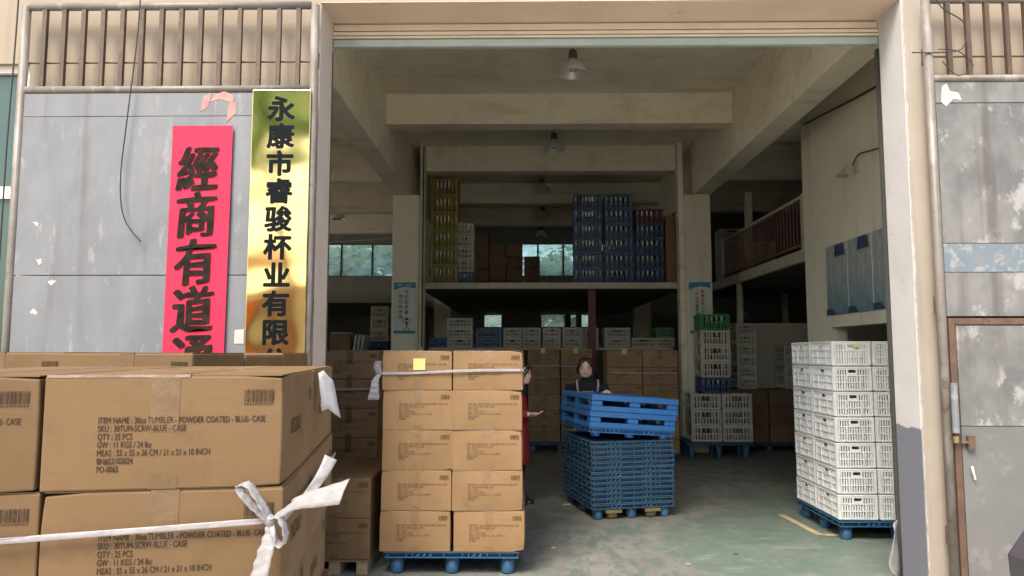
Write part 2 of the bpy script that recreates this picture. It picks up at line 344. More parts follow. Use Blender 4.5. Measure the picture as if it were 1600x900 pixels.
def text(body, size, mname, bold=0.0, align='LEFT', line=1.0, shear=0.0, sp=1.0, rough=0.0, sx=1.0, brush=False):
    key = (body, size, mname, bold, align, line, shear, sp, rough, sx, brush)
    if key in _tx: return _tx[key]
    cu = bpy.data.curves.new('lettering', 'FONT'); cu.body = body; cu.size = size; cu.offset = bold; cu.align_x = align
    cu.space_line = line; cu.shear = shear; cu.space_character = sp; cu.resolution_u = 3
    cu.offset = 0; ob = bpy.data.objects.new('lettering', cu); C.objects.link(ob)
    dg = bpy.context.evaluated_depsgraph_get(); me = bpy.data.meshes.new_from_object(ob.evaluated_get(dg))
    bpy.data.objects.remove(ob); bpy.data.curves.remove(cu)
    if bold:                       # heavier strokes: the outline repeated a hair apart, layer over layer
        bm = bmesh.new(); bm.from_mesh(me); b0 = bm.copy(); k = 0; nd = 10 if brush else (3 if bold < .001 else 8)
        tmp = bpy.data.meshes.new('tmp')
        for a in range(nd):
            an = 2*math.pi*a/nd; dx, dy = (bold*(a/(nd-1)*2-1), bold*.55*(a/(nd-1)*2-1)+bold*.3*math.sin(an)) if brush else (math.cos(an)*bold, math.sin(an)*bold)
            b0.to_mesh(tmp); n0 = len(bm.verts); bm.from_mesh(tmp); bm.verts.ensure_lookup_table()
            for v in bm.verts[n0:]: v.co += Vector((dx/sx, dy, .00004*(a+1)))
        bm.to_mesh(me); bm.free(); b0.free(); bpy.data.meshes.remove(tmp)
    for v in me.vertices:
        x, y, dz_ = v.co.x*sx, v.co.y, -v.co.z
        if rough:
            q = noise.noise_vector(Vector((x*9, y*9, size*50)))*rough; x += q.x; y += q.y
            x += noise.noise(Vector((x*22, y*22, 3)))*rough*.5
        v.co = (x, dz_, y)
    me.materials.clear(); me.materials.append(M[mname]); _tx[key] = me; return me

# ---------------------------------------------------------------- setting: ground, building shell
struct('ground', MB().add([(-200,-200,0),(200,-200,0),(200,200,0),(-200,200,0)], [(0,1,2,3)]), 'yard_concrete')
struct('warehouse_floor', MB().add([(-7,4.72,.004),(7,4.72,.004),(7,20.4,.004),(-7,20.4,.004)], [(0,1,2,3)]), 'floor_paint')
XL, XR, YF, YB, ZT = -1.34, 2.495, 4.7, 5.0, 3.93
w = MB()
w.box(-12,-4.6,YF,YB,0,7); w.box(-4.6,-3.27,YF,YB,0,1.0); w.box(-4.6,-3.27,YF,YB,3.52,7)
w.box(-3.27,XL,YF,YB,0,7); w.box(XL,XR,YF,YB,ZT,4.16); w.box(XL,XR,YF,YB,5.06,7); w.box(.5,.65,YF,YB,4.16,5.06); w.box(XR,9,YF,YB,0,7)
fw = struct('front_wall', w, 'wall_beige')
# paint coats on the opening
def part_of(parent, name, mb, mats, **k): return mb.build(name, mats, parent, **k)
part_of(fw, 'reveal', MB().box(XR-.004,XR,YF-.004,YB,.002,ZT), 'reveal_white')
part_of(fw, 'reveal', MB().box(XL,XL+.004,YF+.004,YB,.002,ZT), 'reveal_pink')
part_of(fw, 'soffit', MB().box(XL+.004,XR-.004,YF-.003,YB,ZT-.004,ZT), 'soffit_paint')
part_of(fw, 'pier_face', MB().box(XR,XR+.17,YF-.012,YF-.001,.002,7), 'pier_paint')
struct('warehouse_roof', MB().box(-12,9,YB+.002,20.7,5.16,5.4), 'ceiling_plaster')
struct('side_wall_left', MB().box(-7.2,-7,YB+.002,20.38,0,2.6).box(-7.2,-7,YB+.002,20.38,4.5,5.158).box(-7.2,-7,YB+.002,6.0,2.6,4.5).box(-7.2,-7,11.8,13.0,2.6,4.5).box(-7.2,-7,19,20.38,2.6,4.5), 'inner_white')  # high openings out of view, added to let daylight into the interior
struct('side_wall_right', MB().box(7,7.2,YB+.002,20.38,0,5.158), 'shade_plaster')
struct('side_loft_dark_wall', MB().box(3.2,6.98,15.6,15.75,2.935,5.15), 'shade_plaster')  # wall added to keep the side loft dark behind its railing
# far wall with window openings
w = MB(); Y0, Y1 = 20.4, 20.65
w.box(-7.2,7.2,Y0,Y1,0,2.3); w.box(-7.2,7.2,Y0,Y1,4.67,5.158)
lowx = [(-1.08,-.55),(.5,1.2),(1.32,1.52),(1.62,1.95)]
x = -7.2
for a, c in lowx: w.box(x,a,Y0,Y1,2.3,2.69); x = c
w.box(x,7.2,Y0,Y1,2.3,2.69)
w.box(-7.2,7.2,Y0,Y1,2.69,3.73)
hi = [(-6.85,-3.3),(-2.6,-1.1),(-.3,2.6)]
x = -7.2
for a, c in hi: w.box(x,a,Y0,Y1,3.73,4.67); x = c
w.box(x,7.2,Y0,Y1,3.73,4.67)
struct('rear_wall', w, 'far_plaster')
# concrete beams
bl = struct('ceiling_beam', MB().box(-2.14,-1.87,5.02,20.38,4.24,5.158), 'ceiling_plaster')
br = struct('ceiling_beam', MB().box(2.87,3.16,5.02,20.38,4.25,5.158), 'ceiling_plaster')
for y in (9.84,15.2,17.8): struct('ceiling_beam', MB().box(-1.868,2.868,y,y+.28,4.73,5.156), 'inner_plaster')
struct('ceiling_beam', MB().box(-1.72,2.70,12.42,12.72,4.72,5.156), 'inner_plaster')
for y in (7.6,9.84,12.4,15.2,17.8):
    struct('ceiling_beam', MB().box(-6.99,-2.142,y,y+.26,4.55,5.156), 'inner_plaster')
    if y > 9.5: struct('ceiling_beam', MB().box(3.162,6.99,y,y+.26,4.55,5.156), 'inner_plaster')
for xa, xb, ds in ((-2.16,-1.715,'left'), (2.70,3.13,'right')):
    c = MB().box(xa,xb,12.1,12.55,.006,4.238)
    o = struct('column', c, 'inner_white'); bevel(o.data, .012)
    struct('column', MB().box(xa+.02,xb-.02,6.3 if 0 else 17.8,18.2,.006,4.236), 'inner_white')
    o['label'] = ds+' square white concrete column with a safety poster on it'
struct('column', MB().box(-1.715,-1.64,12.2,12.42,.006,5.15), 'inner_plaster')
struct('column', MB().box(2.62,2.70,12.2,12.42,.006,5.15), 'inner_plaster')
# right partition wall with hatch
w = MB(); XW = 3.6
w.box(XW,XW+.18,5.02,9.35,1.9,5.156); w.box(XW,XW+.18,5.02,9.35,.006,1.0); w.box(XW,XW+.18,5.02,7.2,1.0,1.9); w.box(XW,XW+.18,8.62,9.35,1.0,1.9)
struct('partition_wall', w, 'inner_white')
struct('low_wall', MB().box(3.35,6.98,14,14.15,.006,2.17), 'inner_white')
# loft over the rear bay and side loft
struct('loft_floor', MB().box(-1.71,2.69,12.44,20.38,2.68,2.80), 'shade_plaster')
struct('side_loft_floor', MB().box(3.66,6.98,9.36,15.6,2.78,2.93), 'shade_plaster')
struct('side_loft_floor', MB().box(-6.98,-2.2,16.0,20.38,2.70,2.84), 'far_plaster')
struct('side_loft_edge', MB().box(3.60,3.658,9.36,15.58,2.775,2.931), 'rail_white')
struct('loft_edge_beam', MB().box(-1.70,2.68,12.40,12.438,2.69,2.79), 'rail_white')

# ---------------------------------------------------------------- rear windows
def window(x0, x1, z0, z1, y, n, label, bars=True):
    t = thing('window', label, 'window', ((x0+x1)/2, y, z0), 0, 'windows of the rear wall'); W = (x1-x0)/2; Hh = z1-z0
    f = MB(); e = .03
    f.box(-W,W,0,.06,0,e); f.box(-W,W,0,.06,Hh-e,Hh); f.box(-W,-W+e,0,.06,e,Hh-e); f.box(W-e,W,0,.06,e,Hh-e)
    fr = f.build('frame', 'lamp_dark', t); p = (2*W-e*2)/n
    for i in range(1, n): MB().box(-W+e+p*i-.025,-W+e+p*i+.025,.002,.058,e,Hh-e).build('mullion', 'lamp_dark', t)
    for i in range(n):
        a = -W+e+p*i+(.025 if i else 0); c = -W+e+p*(i+1)-(.025 if i < n-1 else 0)
        MB().box(a,c,.026,.030,e,Hh-e).build('pane', 'window_glass', t)
    if bars:
        for z in (.12,.2,.28): MB().tube([(-W,.10,z),(W,.10,z)], .008, 5).build('guard_bar', 'lamp_dark', t)
window(-6.85,-3.3,3.73,4.67,20.45,4,'wide bright rear window left of the poster column')
window(-2.6,-1.1,3.73,4.67,20.45,2,'narrow rear window behind the yellow crate column')
window(-.3,2.6,3.73,4.67,20.45,4,'bright rear window above the loft, beside the blue crate columns')
for (a, c), d in zip(lowx, ('leftmost small','second','narrowest','rightmost small')):
    window(a,c,2.3,2.69,20.45,1,d+' glowing low window under the loft', False)
def transom(x0, x1, label):  # windows above the view, added to bring sky light onto the ceiling and columns
    t = thing('window', label, 'window', ((x0+x1)/2,YF+.12,4.16), 0, 'unseen transom windows added for daylight'); W = (x1-x0)/2
    MB().box(-W,W,0,.06,0,.04).box(-W,W,0,.06,.86,.90).box(-W,-W+.04,0,.06,.04,.86).box(W-.04,W,0,.06,.04,.86).box(-.025,.025,0,.06,.04,.86).build('frame', 'frame_white', t)
    for a in (-1,1): MB().box(min(a*.025,a*(W-.04)),max(a*.025,a*(W-.04)),.028,.032,.04,.86).build('pane', 'clear_glass', t)
transom(XL,.5,'left unseen transom window added above the gateway to light the interior'); transom(.65,XR,'right unseen transom window added above the gateway to light the interior')
# side window of the facade
t = thing('window', 'green glass facade window with pale frame at the left edge', 'window', (-3.935,4.74,1.0))
f = MB(); f.box(-.665,.665,0,.08,0,.05); f.box(-.665,.665,0,.08,2.47,2.52); f.box(-.665,-.615,0,.08,.05,2.47); f.box(.615,.665,0,.08,.05,2.47)
f.build('frame', 'frame_white', t); MB().box(-.615,.615,.01,.07,1.62,1.70).build('transom', 'frame_white', t)
MB().box(-.615,.615,.035,.041,.05,1.62).build('pane', 'green_glass', t); MB().box(-.615,.615,.035,.041,1.70,2.47).build('pane', 'green_glass', t)

# ---------------------------------------------------------------- roller shutter
t = thing('roller_shutter', 'cream roller shutter rolled up under the lintel with teal bottom bar', 'shutter', ((XL+XR)/2, YB+.01, 3.8))
W = (XR-XL)/2-.004
for z, d, h in ((.125,.0,.045),(.07,.006,.05),(.035,.012,.03),(.012,.016,.02)):
    me = bevel(MB().box(-W,W,-d,.03,z,z+h-.004).mesh('slat', 'shutter_paint'), .006, 2); inst('slat', me, t)
bevel(MB().box(-W,W,-.004,.045,-.045,.008).build('bottom_bar', 'teal_paint', t).data, .006)
for s in (-1,1): MB().box(s*(W+.032)-.012,s*(W+.032)+.012,.07,.10,-3.78,-.05).build('guide_rail', 'lamp_dark', t)
me = MB().slab([(0,0),(.12,.0),(.125,.02),(.0,.018)], .001).mesh('red_tape', 'poster_red')
tag(inst('tape_scrap', me, None, (.03,4.985,3.935)), 'torn strip of red tape stuck under the lintel', 'tape')

# ---------------------------------------------------------------- gate leaves
def gate(name, label, x0, x1, ztop, zmid, sheets, hinge, bars, rodz):
    t = thing(name, label, 'gate', ((x0+x1)/2, 4.6, 0)); W = (x1-x0)/2; r = .028
    for s in (-1,1): MB().tube([(s*W,0,.06),(s*W,0,ztop*.5),(s*W,0,ztop)], r, 12).build('frame_pipe', 'pipe_paint', t, smooth=True)
    for z in (.09, zmid, ztop): MB().tube([(-W+r,0,z),(0,.002,z),(W-r,0,z)], r*.9, 12).build('frame_pipe', 'pipe_paint', t, smooth=True)
    for bx in bars: MB().box(bx-(x0+x1)/2-.014,bx-(x0+x1)/2+.014,-.014,.014,zmid+.02,ztop-.02).build('bar', 'bar_rust', t)
    MB().tube([(-W,.022,rodz),(W,.022,rodz)], .006, 6).build('cross_rod', 'bar_rust', t)
    for z0, z1, mn, xa, xb in sheets:
        me = MB(); nx, nz = 14, 8
        V = [(xa-(x0+x1)/2+(xb-xa)*i/nx, -.012+noise.noise(Vector((i*.7+z0*9, k*.9, x0)))*.004*min(1,(z1-z0)**2), z0+(z1-z0)*k/nz) for k in range(nz+1) for i in range(nx+1)]
        V2 = [(a, .012, c) for a, _, c in V]; q = len(V)
        F = [(k*(nx+1)+i, k*(nx+1)+i+1, (k+1)*(nx+1)+i+1, (k+1)*(nx+1)+i) for k in range(nz) for i in range(nx)]
        rim = [i for i in range(nx+1)]+[k*(nx+1)+nx for k in range(1, nz+1)]+[nz*(nx+1)+i for i in range(nx-1, -1, -1)]+[k*(nx+1) for k in range(nz-1, 0, -1)]
        F2 = [tuple(j+q for j in reversed(g)) for g in F]+[(rim[(i+1)%len(rim)], rim[i], rim[i]+q, rim[(i+1)%len(rim)]+q) for i in range(len(rim))]
        me.add(V+V2, F+F2).build('sheet_panel', mn, t, smooth=False)
    for z in (.5, 1.9, 3.5): MB().tube([(hinge*(W+.005),.03,z-.05),(hinge*(W+.005),.03,z+.05)], .02, 10).build('hinge', 'rust', t)
    return t
lx = [-3.115+i*.128 for i in range(14)]
gl = gate('gate_leaf', 'grey sheet metal gate leaf folded open at the left, red couplet on it', -3.245,-1.345,3.86,3.30,
     [(3.122,3.272,'sheet_grey',-3.217,-1.373),(2.094,3.118,'sheet_grey',-3.217,-1.373),(1.06,2.088,'sheet_grey',-3.217,-1.373),(.12,1.054,'sheet_grey',-3.217,-1.373)], 1, lx, 3.49)
rx = [2.735+i*.124 for i in range(14)]
gr = gate('gate_leaf', 'weathered grey gate leaf with a wicket door and blue stripe, at the right', 2.60,4.50,3.87,3.345,
     [(3.186,3.318,'sheet_pale',2.628,4.472),(2.286,3.180,'sheet_pale',2.628,4.472),(2.104,2.282,'blue_band',2.628,4.472),(1.83,2.10,'sheet_pale',2.628,4.472)], -1, rx, 3.50)
# wicket door in the right leaf
X0 = 3.55
f = MB(); f.box(2.632-X0,2.672-X0,-.02,.02,.1,1.815); f.box(2.672-X0,3.66-X0,-.02,.02,1.775,1.815); f.box(3.62-X0,3.66-X0,-.02,.02,.1,1.775)
wf = f.build('wicket_frame', 'rust', gr); bevel(wf.data, .004)
d = MB().box(2.677-X0,3.615-X0,-.016,.016,1.16,1.770).build('wicket_door', 'sheet_pale', gr)
d2 = MB().box(2.677-X0,3.615-X0,-.016,.016,.12,1.155).build('wicket_door', 'sheet_lower', gr)
MB().box(3.664-X0,4.472-X0,-.014,.014,.12,1.825).build('sheet_panel', 'sheet_pale', gr)
b_ = MB(); b_.tube([(2.66-X0,-.035,1.06),(2.735-X0,-.035,1.06)], .010, 8); b_.box(2.70-X0,2.74-X0,-.045,-.02,1.02,1.10)
b_.build('bolt', 'rust', d2); MB().tube([(2.72-X0,-.03,.92),(2.722-X0,-.04,.88),(2.735-X0,-.03,.84)], .007, 6).build('latch', 'frame_white', d2)
MB().tube([(2.625-X0,-.05,1.12),(2.625-X0,-.05,1.42)], .02, 10).build('lock_tube', 'blue_band', gr)
MB().box(2.612-X0,2.636-X0,-.055,-.035,1.06,1.10).build('yellow_tag', 'truck_paint', gr)

# things stuck on the gates
t = thing('couplet_banner', 'red paper couplet with brushed black calligraphy on the left gate', 'banner', (-2.045,4.572,1.2))
me = MB(); nz_ = 24
V = []; 
for k in range(nz_+1):
    z = 1.85*k/nz_
    for i in range(5):
        x = -.193+.386*i/4; V.append((x+.006*(z-1), -.002-.002*abs(noise.noise(Vector((x*9, z*5, 1)))), z))
F = [(k*5+i, k*5+i+1, (k+1)*5+i+1, (k+1)*5+i) for k in range(nz_) for i in range(4)]
me.add(V, F).build('paper', 'couplet_red', t)
sol = t.children[0].modifiers.new('s', 'SOLIDIFY'); sol.thickness = .001; sol.offset = 1
for i, ch in enumerate('經商有道通'):
    inst('calligraphy', text(ch, .305, 'couplet_ink', .0105, 'CENTER', rough=.013, sx=.90, shear=.08, brush=True), t, (-.015+random.uniform(-.006,.006),-.009,1.455-i*.299), (0,R(-3),0))
for pts, ps, mn, lab in (([(0,0),(.07,.02),(.16,.0),(.17,.04),(.10,.075),(.05,.05)],(-2.02,3.21),'pink_scrap','torn pink paper remnant above the couplet, widest one'),
        ([(0,0),(.05,.03),(.07,.12),(.02,.10)],(-2.07,3.15),'pink_scrap','torn pink paper remnant above the couplet, leftmost one'),
        ([(0,0),(.06,.06),(.06,.13),(.02,.14)],(-1.90,3.075),'pink_scrap','narrow pink paper scrap above the couplet\'s right corner'),
        ([(0,0),(.03,-.03),(.08,.02),(.13,.01),(.11,.06),(.06,.07),(.04,.12),(.01,.10)],(2.66,3.19),'white_scrap','white peeled patch near the top of the right gate'),
        ([(0,0),(.06,0),(.06,.09),(0,.085)],(-1.80,1.66),'white_scrap','small white square sticker beside the couplet')):
    o = MB().slab(pts, .0015).build('paper_scrap', mn, None, (ps[0],4.586,ps[1])); tag(o, lab, 'paper')
for i, (px, pz) in enumerate(((-3.09,2.42),(-3.06,2.18),(-3.08,1.86),(-2.97,2.05))):
    q = [(math.cos(a)*random.uniform(.005,.036), math.sin(a)*random.uniform(.004,.026)) for a in [k*2*math.pi/15 for k in range(15)]]
    tag(MB().slab(q, .001).build('paint_splash', 'white_scrap', None, (px,4.5865,pz)), ('highest','third','lowest','rightmost')[i]+' white paint splash near the left gate\'s edge', 'paint splash')
t = thing('company_sign', 'tall polished brass company sign with black characters on the left gate', 'sign', (-1.535,4.555,1.25))
pl = MB(); pl.box(-.187,.187,0,.014,0,2.03); o = pl.build('plate', 'brass', t); bevel(o.data, .004, 2)
for i, ch in enumerate('永康市睿骏杯业有限公'):
    inst('lettering', text(ch, .166, 'sign_ink', .0062, 'CENTER', sx=1.06), t, (0,-.002,1.842-i*.178))

# cables
def cable(label, pts, r=.006, mname='black_cable'):
    p = [Vector(q) for q in pts]; out = []
    for i in range(len(p)-1):
        a, b, c, d = p[max(i-1,0)], p[i], p[i+1], p[min(i+2,len(p)-1)]
        for k in range(6):
            u = k/6; out.append(.5*((2*b)+(c-a)*u+(2*a-5*b+4*c-d)*u*u+(3*b-a-3*c+d)*u**3))
    out.append(p[-1]); return tag(MB().tube(out, r, 6).build('cable', mname, smooth=True), label, 'cable')
cable('black cable dangling in front of the left gate', [(-2.46,4.53,4.3),(-2.47,4.54,3.7),(-2.52,4.55,3.1),(-2.545,4.55,2.7),(-2.51,4.55,2.45),(-2.40,4.555,2.30)], .004)
cable('thin black cable running down beside the left gate pipe', [(-3.30,4.6,4.4),(-3.315,4.61,3.6),(-3.33,4.61,2.8),(-3.33,4.61,1.2)], .005)
cable('loose wire loop hanging at the top of the right gate', [(2.60,4.55,4.0),(2.66,4.54,3.80),(2.80,4.53,3.68),(2.78,4.53,3.52),(2.66,4.55,3.50),(2.50,4.6,3.52)], .004)
cable('second wire curling behind the right gate bars', [(2.64,4.55,3.52),(2.76,4.54,3.50),(2.84,4.53,3.40),(2.74,4.53,3.34),(2.66,4.55,3.44)], .003)
cable('grey cable sagging along the top of the partition wall', [(3.585,9.2,4.50),(3.57,8.4,4.40),(3.58,7.2,4.28),(3.58,5.6,4.2)], .010)
cable('short cable at the fixture on the partition wall', [(3.58,7.05,3.62),(3.56,7.4,3.66),(3.57,7.7,3.70),(3.57,7.86,3.62)], .008)

cable('thin conduit running up the inner edge of the left column', [(-1.66,12.18,1.7),(-1.66,12.18,3.0),(-1.66,12.18,5.1)], .012)
cable('slack cable strung across the left bay', [(-6.5,13.0,3.62),(-4.2,13.0,3.55),(-2.2,13.0,3.66)], .010, 'rail_white')
# ---------------------------------------------------------------- ceiling lamps
lp = thing('pendant_lamp', 'x', 'lamp', (.5,8,4.7), 0, 'bell pendant lamps along the ceiling')
MB().lathe([(.165,0),(.160,.02),(.13,.075),(.085,.135),(.05,.165),(.046,.17),(.08,.13),(.124,.07),(.153,.018),(.165,0)], 32).build('shade', 'lamp_metal', lp, smooth=True)
MB().lathe([(.0,.165),(.05,.165),(.052,.20),(.045,.26),(.03,.275),(0,.275)], 20).build('housing', 'lamp_dark', lp, smooth=True)
MB().tube([(0,0,.27),(0,0,.46)], .008, 8).build('rod', 'lamp_dark', lp)
MB().lathe([(0,.02),(.03,.03),(.042,.06),(.035,.10),(.02,.14),(.02,.165)], 16).build('bulb', 'glass_bulb', lp, smooth=True)
for i, (x, y, d) in enumerate(((.57,7.97,'nearest and largest bell lamp under the ceiling'),(.49,11.07,'second bell lamp from the entrance'),(.39,14.0,'third bell lamp, above the loft crates'),(.48,16.8,'fourth bell lamp deep over the loft'),(.51,19.4,'farthest bell lamp in front of the rear window'),(-4.2,16.6,'dark bell lamp over the left bay'))):
    o = lp if i == 0 else copy_tree(lp); o.location = (x,y,4.70 if i < 5 else 4.66); o['label'] = d

# ---------------------------------------------------------------- cartons
LABEL = "ITEM NAME : 30oz TUMBLER - POWDER COATED - BLUE- CASE\nSKU : 30TUM-SCRW-BLUE - CASE\nQTY : 25 PCS\nGW : 11 KGS / 24 lbs\nMEAS : 55 x 55 x 26 CM / 21 x 21 x 10 INCH\nBN#22102024\nPO-0065"
def barcode_mesh(w, h, mn):
    rr = random.Random(3); b = MB(); x = 0
    while x < w-.003:
        k = rr.choice((.0012,.0012,.0022,.003)); b.add([(x,0,h*.18),(x+k,0,h*.18),(x+k,0,h),(x,0,h)], [(0,1,2,3)]); x += k+rr.choice((.0011,.0016,.0026))
    x = 0
    while x < w-.003: b.add([(x,0,0),(x+.0028,0,0),(x+.0028,0,h*.12),(x,0,h*.12)], [(0,1,2,3)]); x += .0058
    return b.mesh('barcode', mn)
def carton_body(W, D, H, mn, seed, hi=False):
    bm = bmesh.new(); bmesh.ops.create_cube(bm, size=1)
    for v in bm.verts: v.co = ((v.co.x)*W, (v.co.y+.5)*D, (v.co.z+.5)*H)
    if hi:
        crush = [(random.choice((-1,1)), random.choice((-1,1)), random.uniform(.003,.007)) for _ in range(2)]
        bmesh.ops.bevel(bm, geom=bm.edges[:], offset=.004, segments=2, affect='EDGES', profile=.5)
        bmesh.ops.subdivide_edges(bm, edges=[e for e in bm.edges if e.calc_length() > .1], cuts=5, use_grid_fill=True)
        for v in bm.verts:
            x, y, z = v.co.x/W*2, v.co.y/D*2-1, v.co.z/H*2-1
            u = (1-x*x)*(1-z*z)*.006; s_ = (1-y*y)*(1-z*z)*.006
            v.co.y += -u if y < -.9 else (u if y > .9 else 0); v.co.x += s_ if x > .9 else (-s_ if x < -.9 else 0)
            v.co += noise.noise_vector(v.co*7+Vector((seed,0,0)))*(.0002 if y < -.9 else .0012)
            for cx_, cz_, am in crush: v.co -= Vector((cx_*.6,-.5 if v.co.y < D/2 else 0,cz_))*am*math.exp(-((v.co.x-cx_*W/2)**2+(v.co.z-(H if cz_ > 0 else 0))**2+min(v.co.y,D)**2*.5)/.0022)
    else: bmesh.ops.bevel(bm, geom=bm.edges[:], offset=.005, segments=1, affect='EDGES')
    me = bpy.data.meshes.new('body'); bm.to_mesh(me); bm.free(); me.materials.append(M[mn]); return me
class Carton:
    def __init__(s, W, D, H, mn='kraft', hi=False, ink='ink', detail=2, side_text=False):
        s.W, s.D, s.H, s.detail, s.hi, s.side_text = W, D, H, detail, hi, side_text
        s.bodies = [carton_body(W, D, H-.004, mn, k*5, hi) for k in range(5 if hi else 1)]
        g = .003; s.flap = MB().box(-W/2+.004,-g,.004,D-.004,H-.004,H-.001).mesh('flap', mn)
        s.flap2 = MB().box(g,W/2-.004,.004,D-.004,H-.004,H-.001).mesh('flap', mn)
        tw = .03; A = .006 if hi else 0.0; o_ = .0006 if hi else .0012; s.front = -o_
        bz = lambda x, z: -A*(1-(2*x/W)**2)*max(0,1-(2*z/H-1)**2)-o_
        def strip(mb, x0, x1, z0, z1, back=False, n=5):
            V = []
            for q in range(n+1):
                z = z0+(z1-z0)*q/n
                for i in range(n+1): x = x0+(x1-x0)*i/n; V.append((x, D-bz(x,z) if back else bz(x,z), z))
            mb.add(V, [(q*(n+1)+i, q*(n+1)+i+1, (q+1)*(n+1)+i+1, (q+1)*(n+1)+i) for q in range(n) for i in range(n)])
        tp = MB(); tp.box(-tw,tw,-o_,D+o_,H-.001,H-.0004); strip(tp,-tw,tw,H*.5,H-.0004); strip(tp,-tw,tw,.001,H*.13); strip(tp,-tw,tw,H*.5,H-.0004,True)
        s.tape = tp.mesh('tape', 'tape_daylit' if mn == 'kraft_daylit' else 'tape'); k = W/.50
        def wrap(me, x0, z0, side=False):
            me = me.copy()
            for v in me.vertices:
                if side: yy = x0+v.co.x; v.co.y += -A*(1-(2*yy/D-1)**2)*(1-(2*(z0+v.co.z)/H-1)**2)
                else: v.co.y += bz(x0+v.co.x, z0+v.co.z)-.0004+o_
            return me
        s.tx0 = (-W/2+.115*k, H-.105*k); s.bc0 = (W/2-.083*k, H-.068*k)
        s.txt = wrap(text(LABEL, .0190*k, ink, .0003*k if ink == 'ink' and side_text else 0, 'LEFT', .92, sx=.66), *s.tx0)
        bc = barcode_mesh(.066*k, .034*k, ink); s.bar = wrap(bc, *s.bc0)
        ed = MB(); strip(ed,-W/2+.004,W*.1,H-.006,H-.0006,n=8); ed.box(-W/2+.004,W*.1,-.0006,.018,H-.0008,H+.0001); s.edge = ed.mesh('edge_tape', 'clear_tape')
        if side_text: s.stamp = wrap(text('30OZ-BLUE', .05*k, 'faded_ink', .0006, 'LEFT', sx=.6), .10, H*.42, True); s.sbar = wrap(bc, D*.76, H*.66, True)
        s.k = k
    def put(s, loc, rz, label, group, jit=.004, tx=True):
        j = random.uniform
        t = thing('carton', label, 'carton', (loc[0]+j(-jit,jit), loc[1]+j(-jit,jit), loc[2]), rz+j(-jit,jit)*1.5, group)
        inst('body', random.choice(s.bodies), t)
        if s.detail > 1: inst('flap', s.flap, t); inst('flap', s.flap2, t)
        if s.detail > 0: inst('tape', s.tape, t)
        if tx:
            inst('printed_text', s.txt, t, (s.tx0[0]+j(-.006,.006), s.front, s.tx0[1]))
            inst('barcode', s.bar, t, (s.bc0[0], s.front, s.bc0[1]))
        if s.hi and random.random() < .75: inst('edge_tape', s.edge, t)
        if s.side_text:
            inst('stamp', s.stamp, t, (s.W/2+.002,.10,s.H*.42), (0,0,R(90)))
            inst('barcode', s.sbar, t, (s.W/2+.002,s.D*.76,s.H*.66), (0,0,R(90)))
        return t
ROW = ('top','second','third','fourth','fifth','bottom')
# foreground stack, turned a little
rz = R(9.2); hh = .2487; ww = .505; dd = .575
CF = Carton(ww-.006, dd-.01, hh, hi=True, side_text=True)
def fg(u, v, z): return (-.537+(u*math.cos(rz)-v*math.sin(rz)), 1.668+(u*math.sin(rz)+v*math.cos(rz)), z)
for r_ in range(5):
    z = 1.553-(r_+1)*hh
    for c_, cn in ((0,'right column'),(1,'left column')):
        for d_, dn in ((0,'front'),(1,'rear')):
            o = (.0,.006,-.012,.01,.004)[r_]
            CF.put(fg(-ww/2-c_*ww+o, d_*dd+o*.5, z), rz, f'large kraft carton of the nearest stack, {ROW[r_]} row, {cn}, {dn}', 'cartons of the foreground stack', .002)
# pallets that carry it are built below
# outdoor stack behind it
CB = Carton(.545,.55,.27,'kraft',detail=2)
for r_ in range(5):
    for i, (xc, nm) in enumerate(((-1.335-.2725,'right column'),(-1.335-.8225,'middle column'),(-1.335-1.3725,'left column'))):
        for d_, dn in ((0,'nearest to the camera'),(1,'second deep'),(2,'nearest to the gate')):
            if i and d_: continue
            if r_ and d_ and i: continue
            CB.put((xc+(.012 if i == 1 else 0),2.99+d_*.56,1.605-.27*(r_+1)+(.0 if i else -.002)-(.012 if d_==1 else 0)), 0, f'kraft carton of the stack before the gate, {ROW[r_]} row, {nm}, {dn}', 'cartons of the stack before the gate', .003)
# middle stack
CM = Carton(.513,.52,.2895,'kraft_daylit',hi=True,ink='mid_ink')
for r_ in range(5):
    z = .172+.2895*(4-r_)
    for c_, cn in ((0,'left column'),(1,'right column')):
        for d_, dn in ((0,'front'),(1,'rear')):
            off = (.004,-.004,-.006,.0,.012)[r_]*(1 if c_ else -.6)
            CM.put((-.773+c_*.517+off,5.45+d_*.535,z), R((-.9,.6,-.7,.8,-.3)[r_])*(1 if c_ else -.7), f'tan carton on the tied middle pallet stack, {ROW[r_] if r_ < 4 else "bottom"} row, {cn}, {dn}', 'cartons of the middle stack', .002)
# two-high stack left of it
CD = Carton(.52,.52,.29,'kraft')
for r_, rn in ((0,'lower'),(1,'upper')):
    for d_, dn in ((0,'front'),(1,'rear')):
        CD.put((-1.105-.26,5.45+d_*.53,.116+.29*r_), 0, f'{rn} {dn} carton of the low two-high pile left of the middle stack', 'cartons of the low pile', .003)
# dim stack C
CC = Carton(.54,.5,.27,'kraft_far',detail=1)
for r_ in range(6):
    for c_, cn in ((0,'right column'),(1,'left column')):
        CC.put((-1.345-.27-.545*c_,6.9,.01+.27*(5-r_)), 0, f'dim carton behind the low pile by the left jamb, {ROW[r_]} row, {cn}', 'cartons behind the low pile', .004)
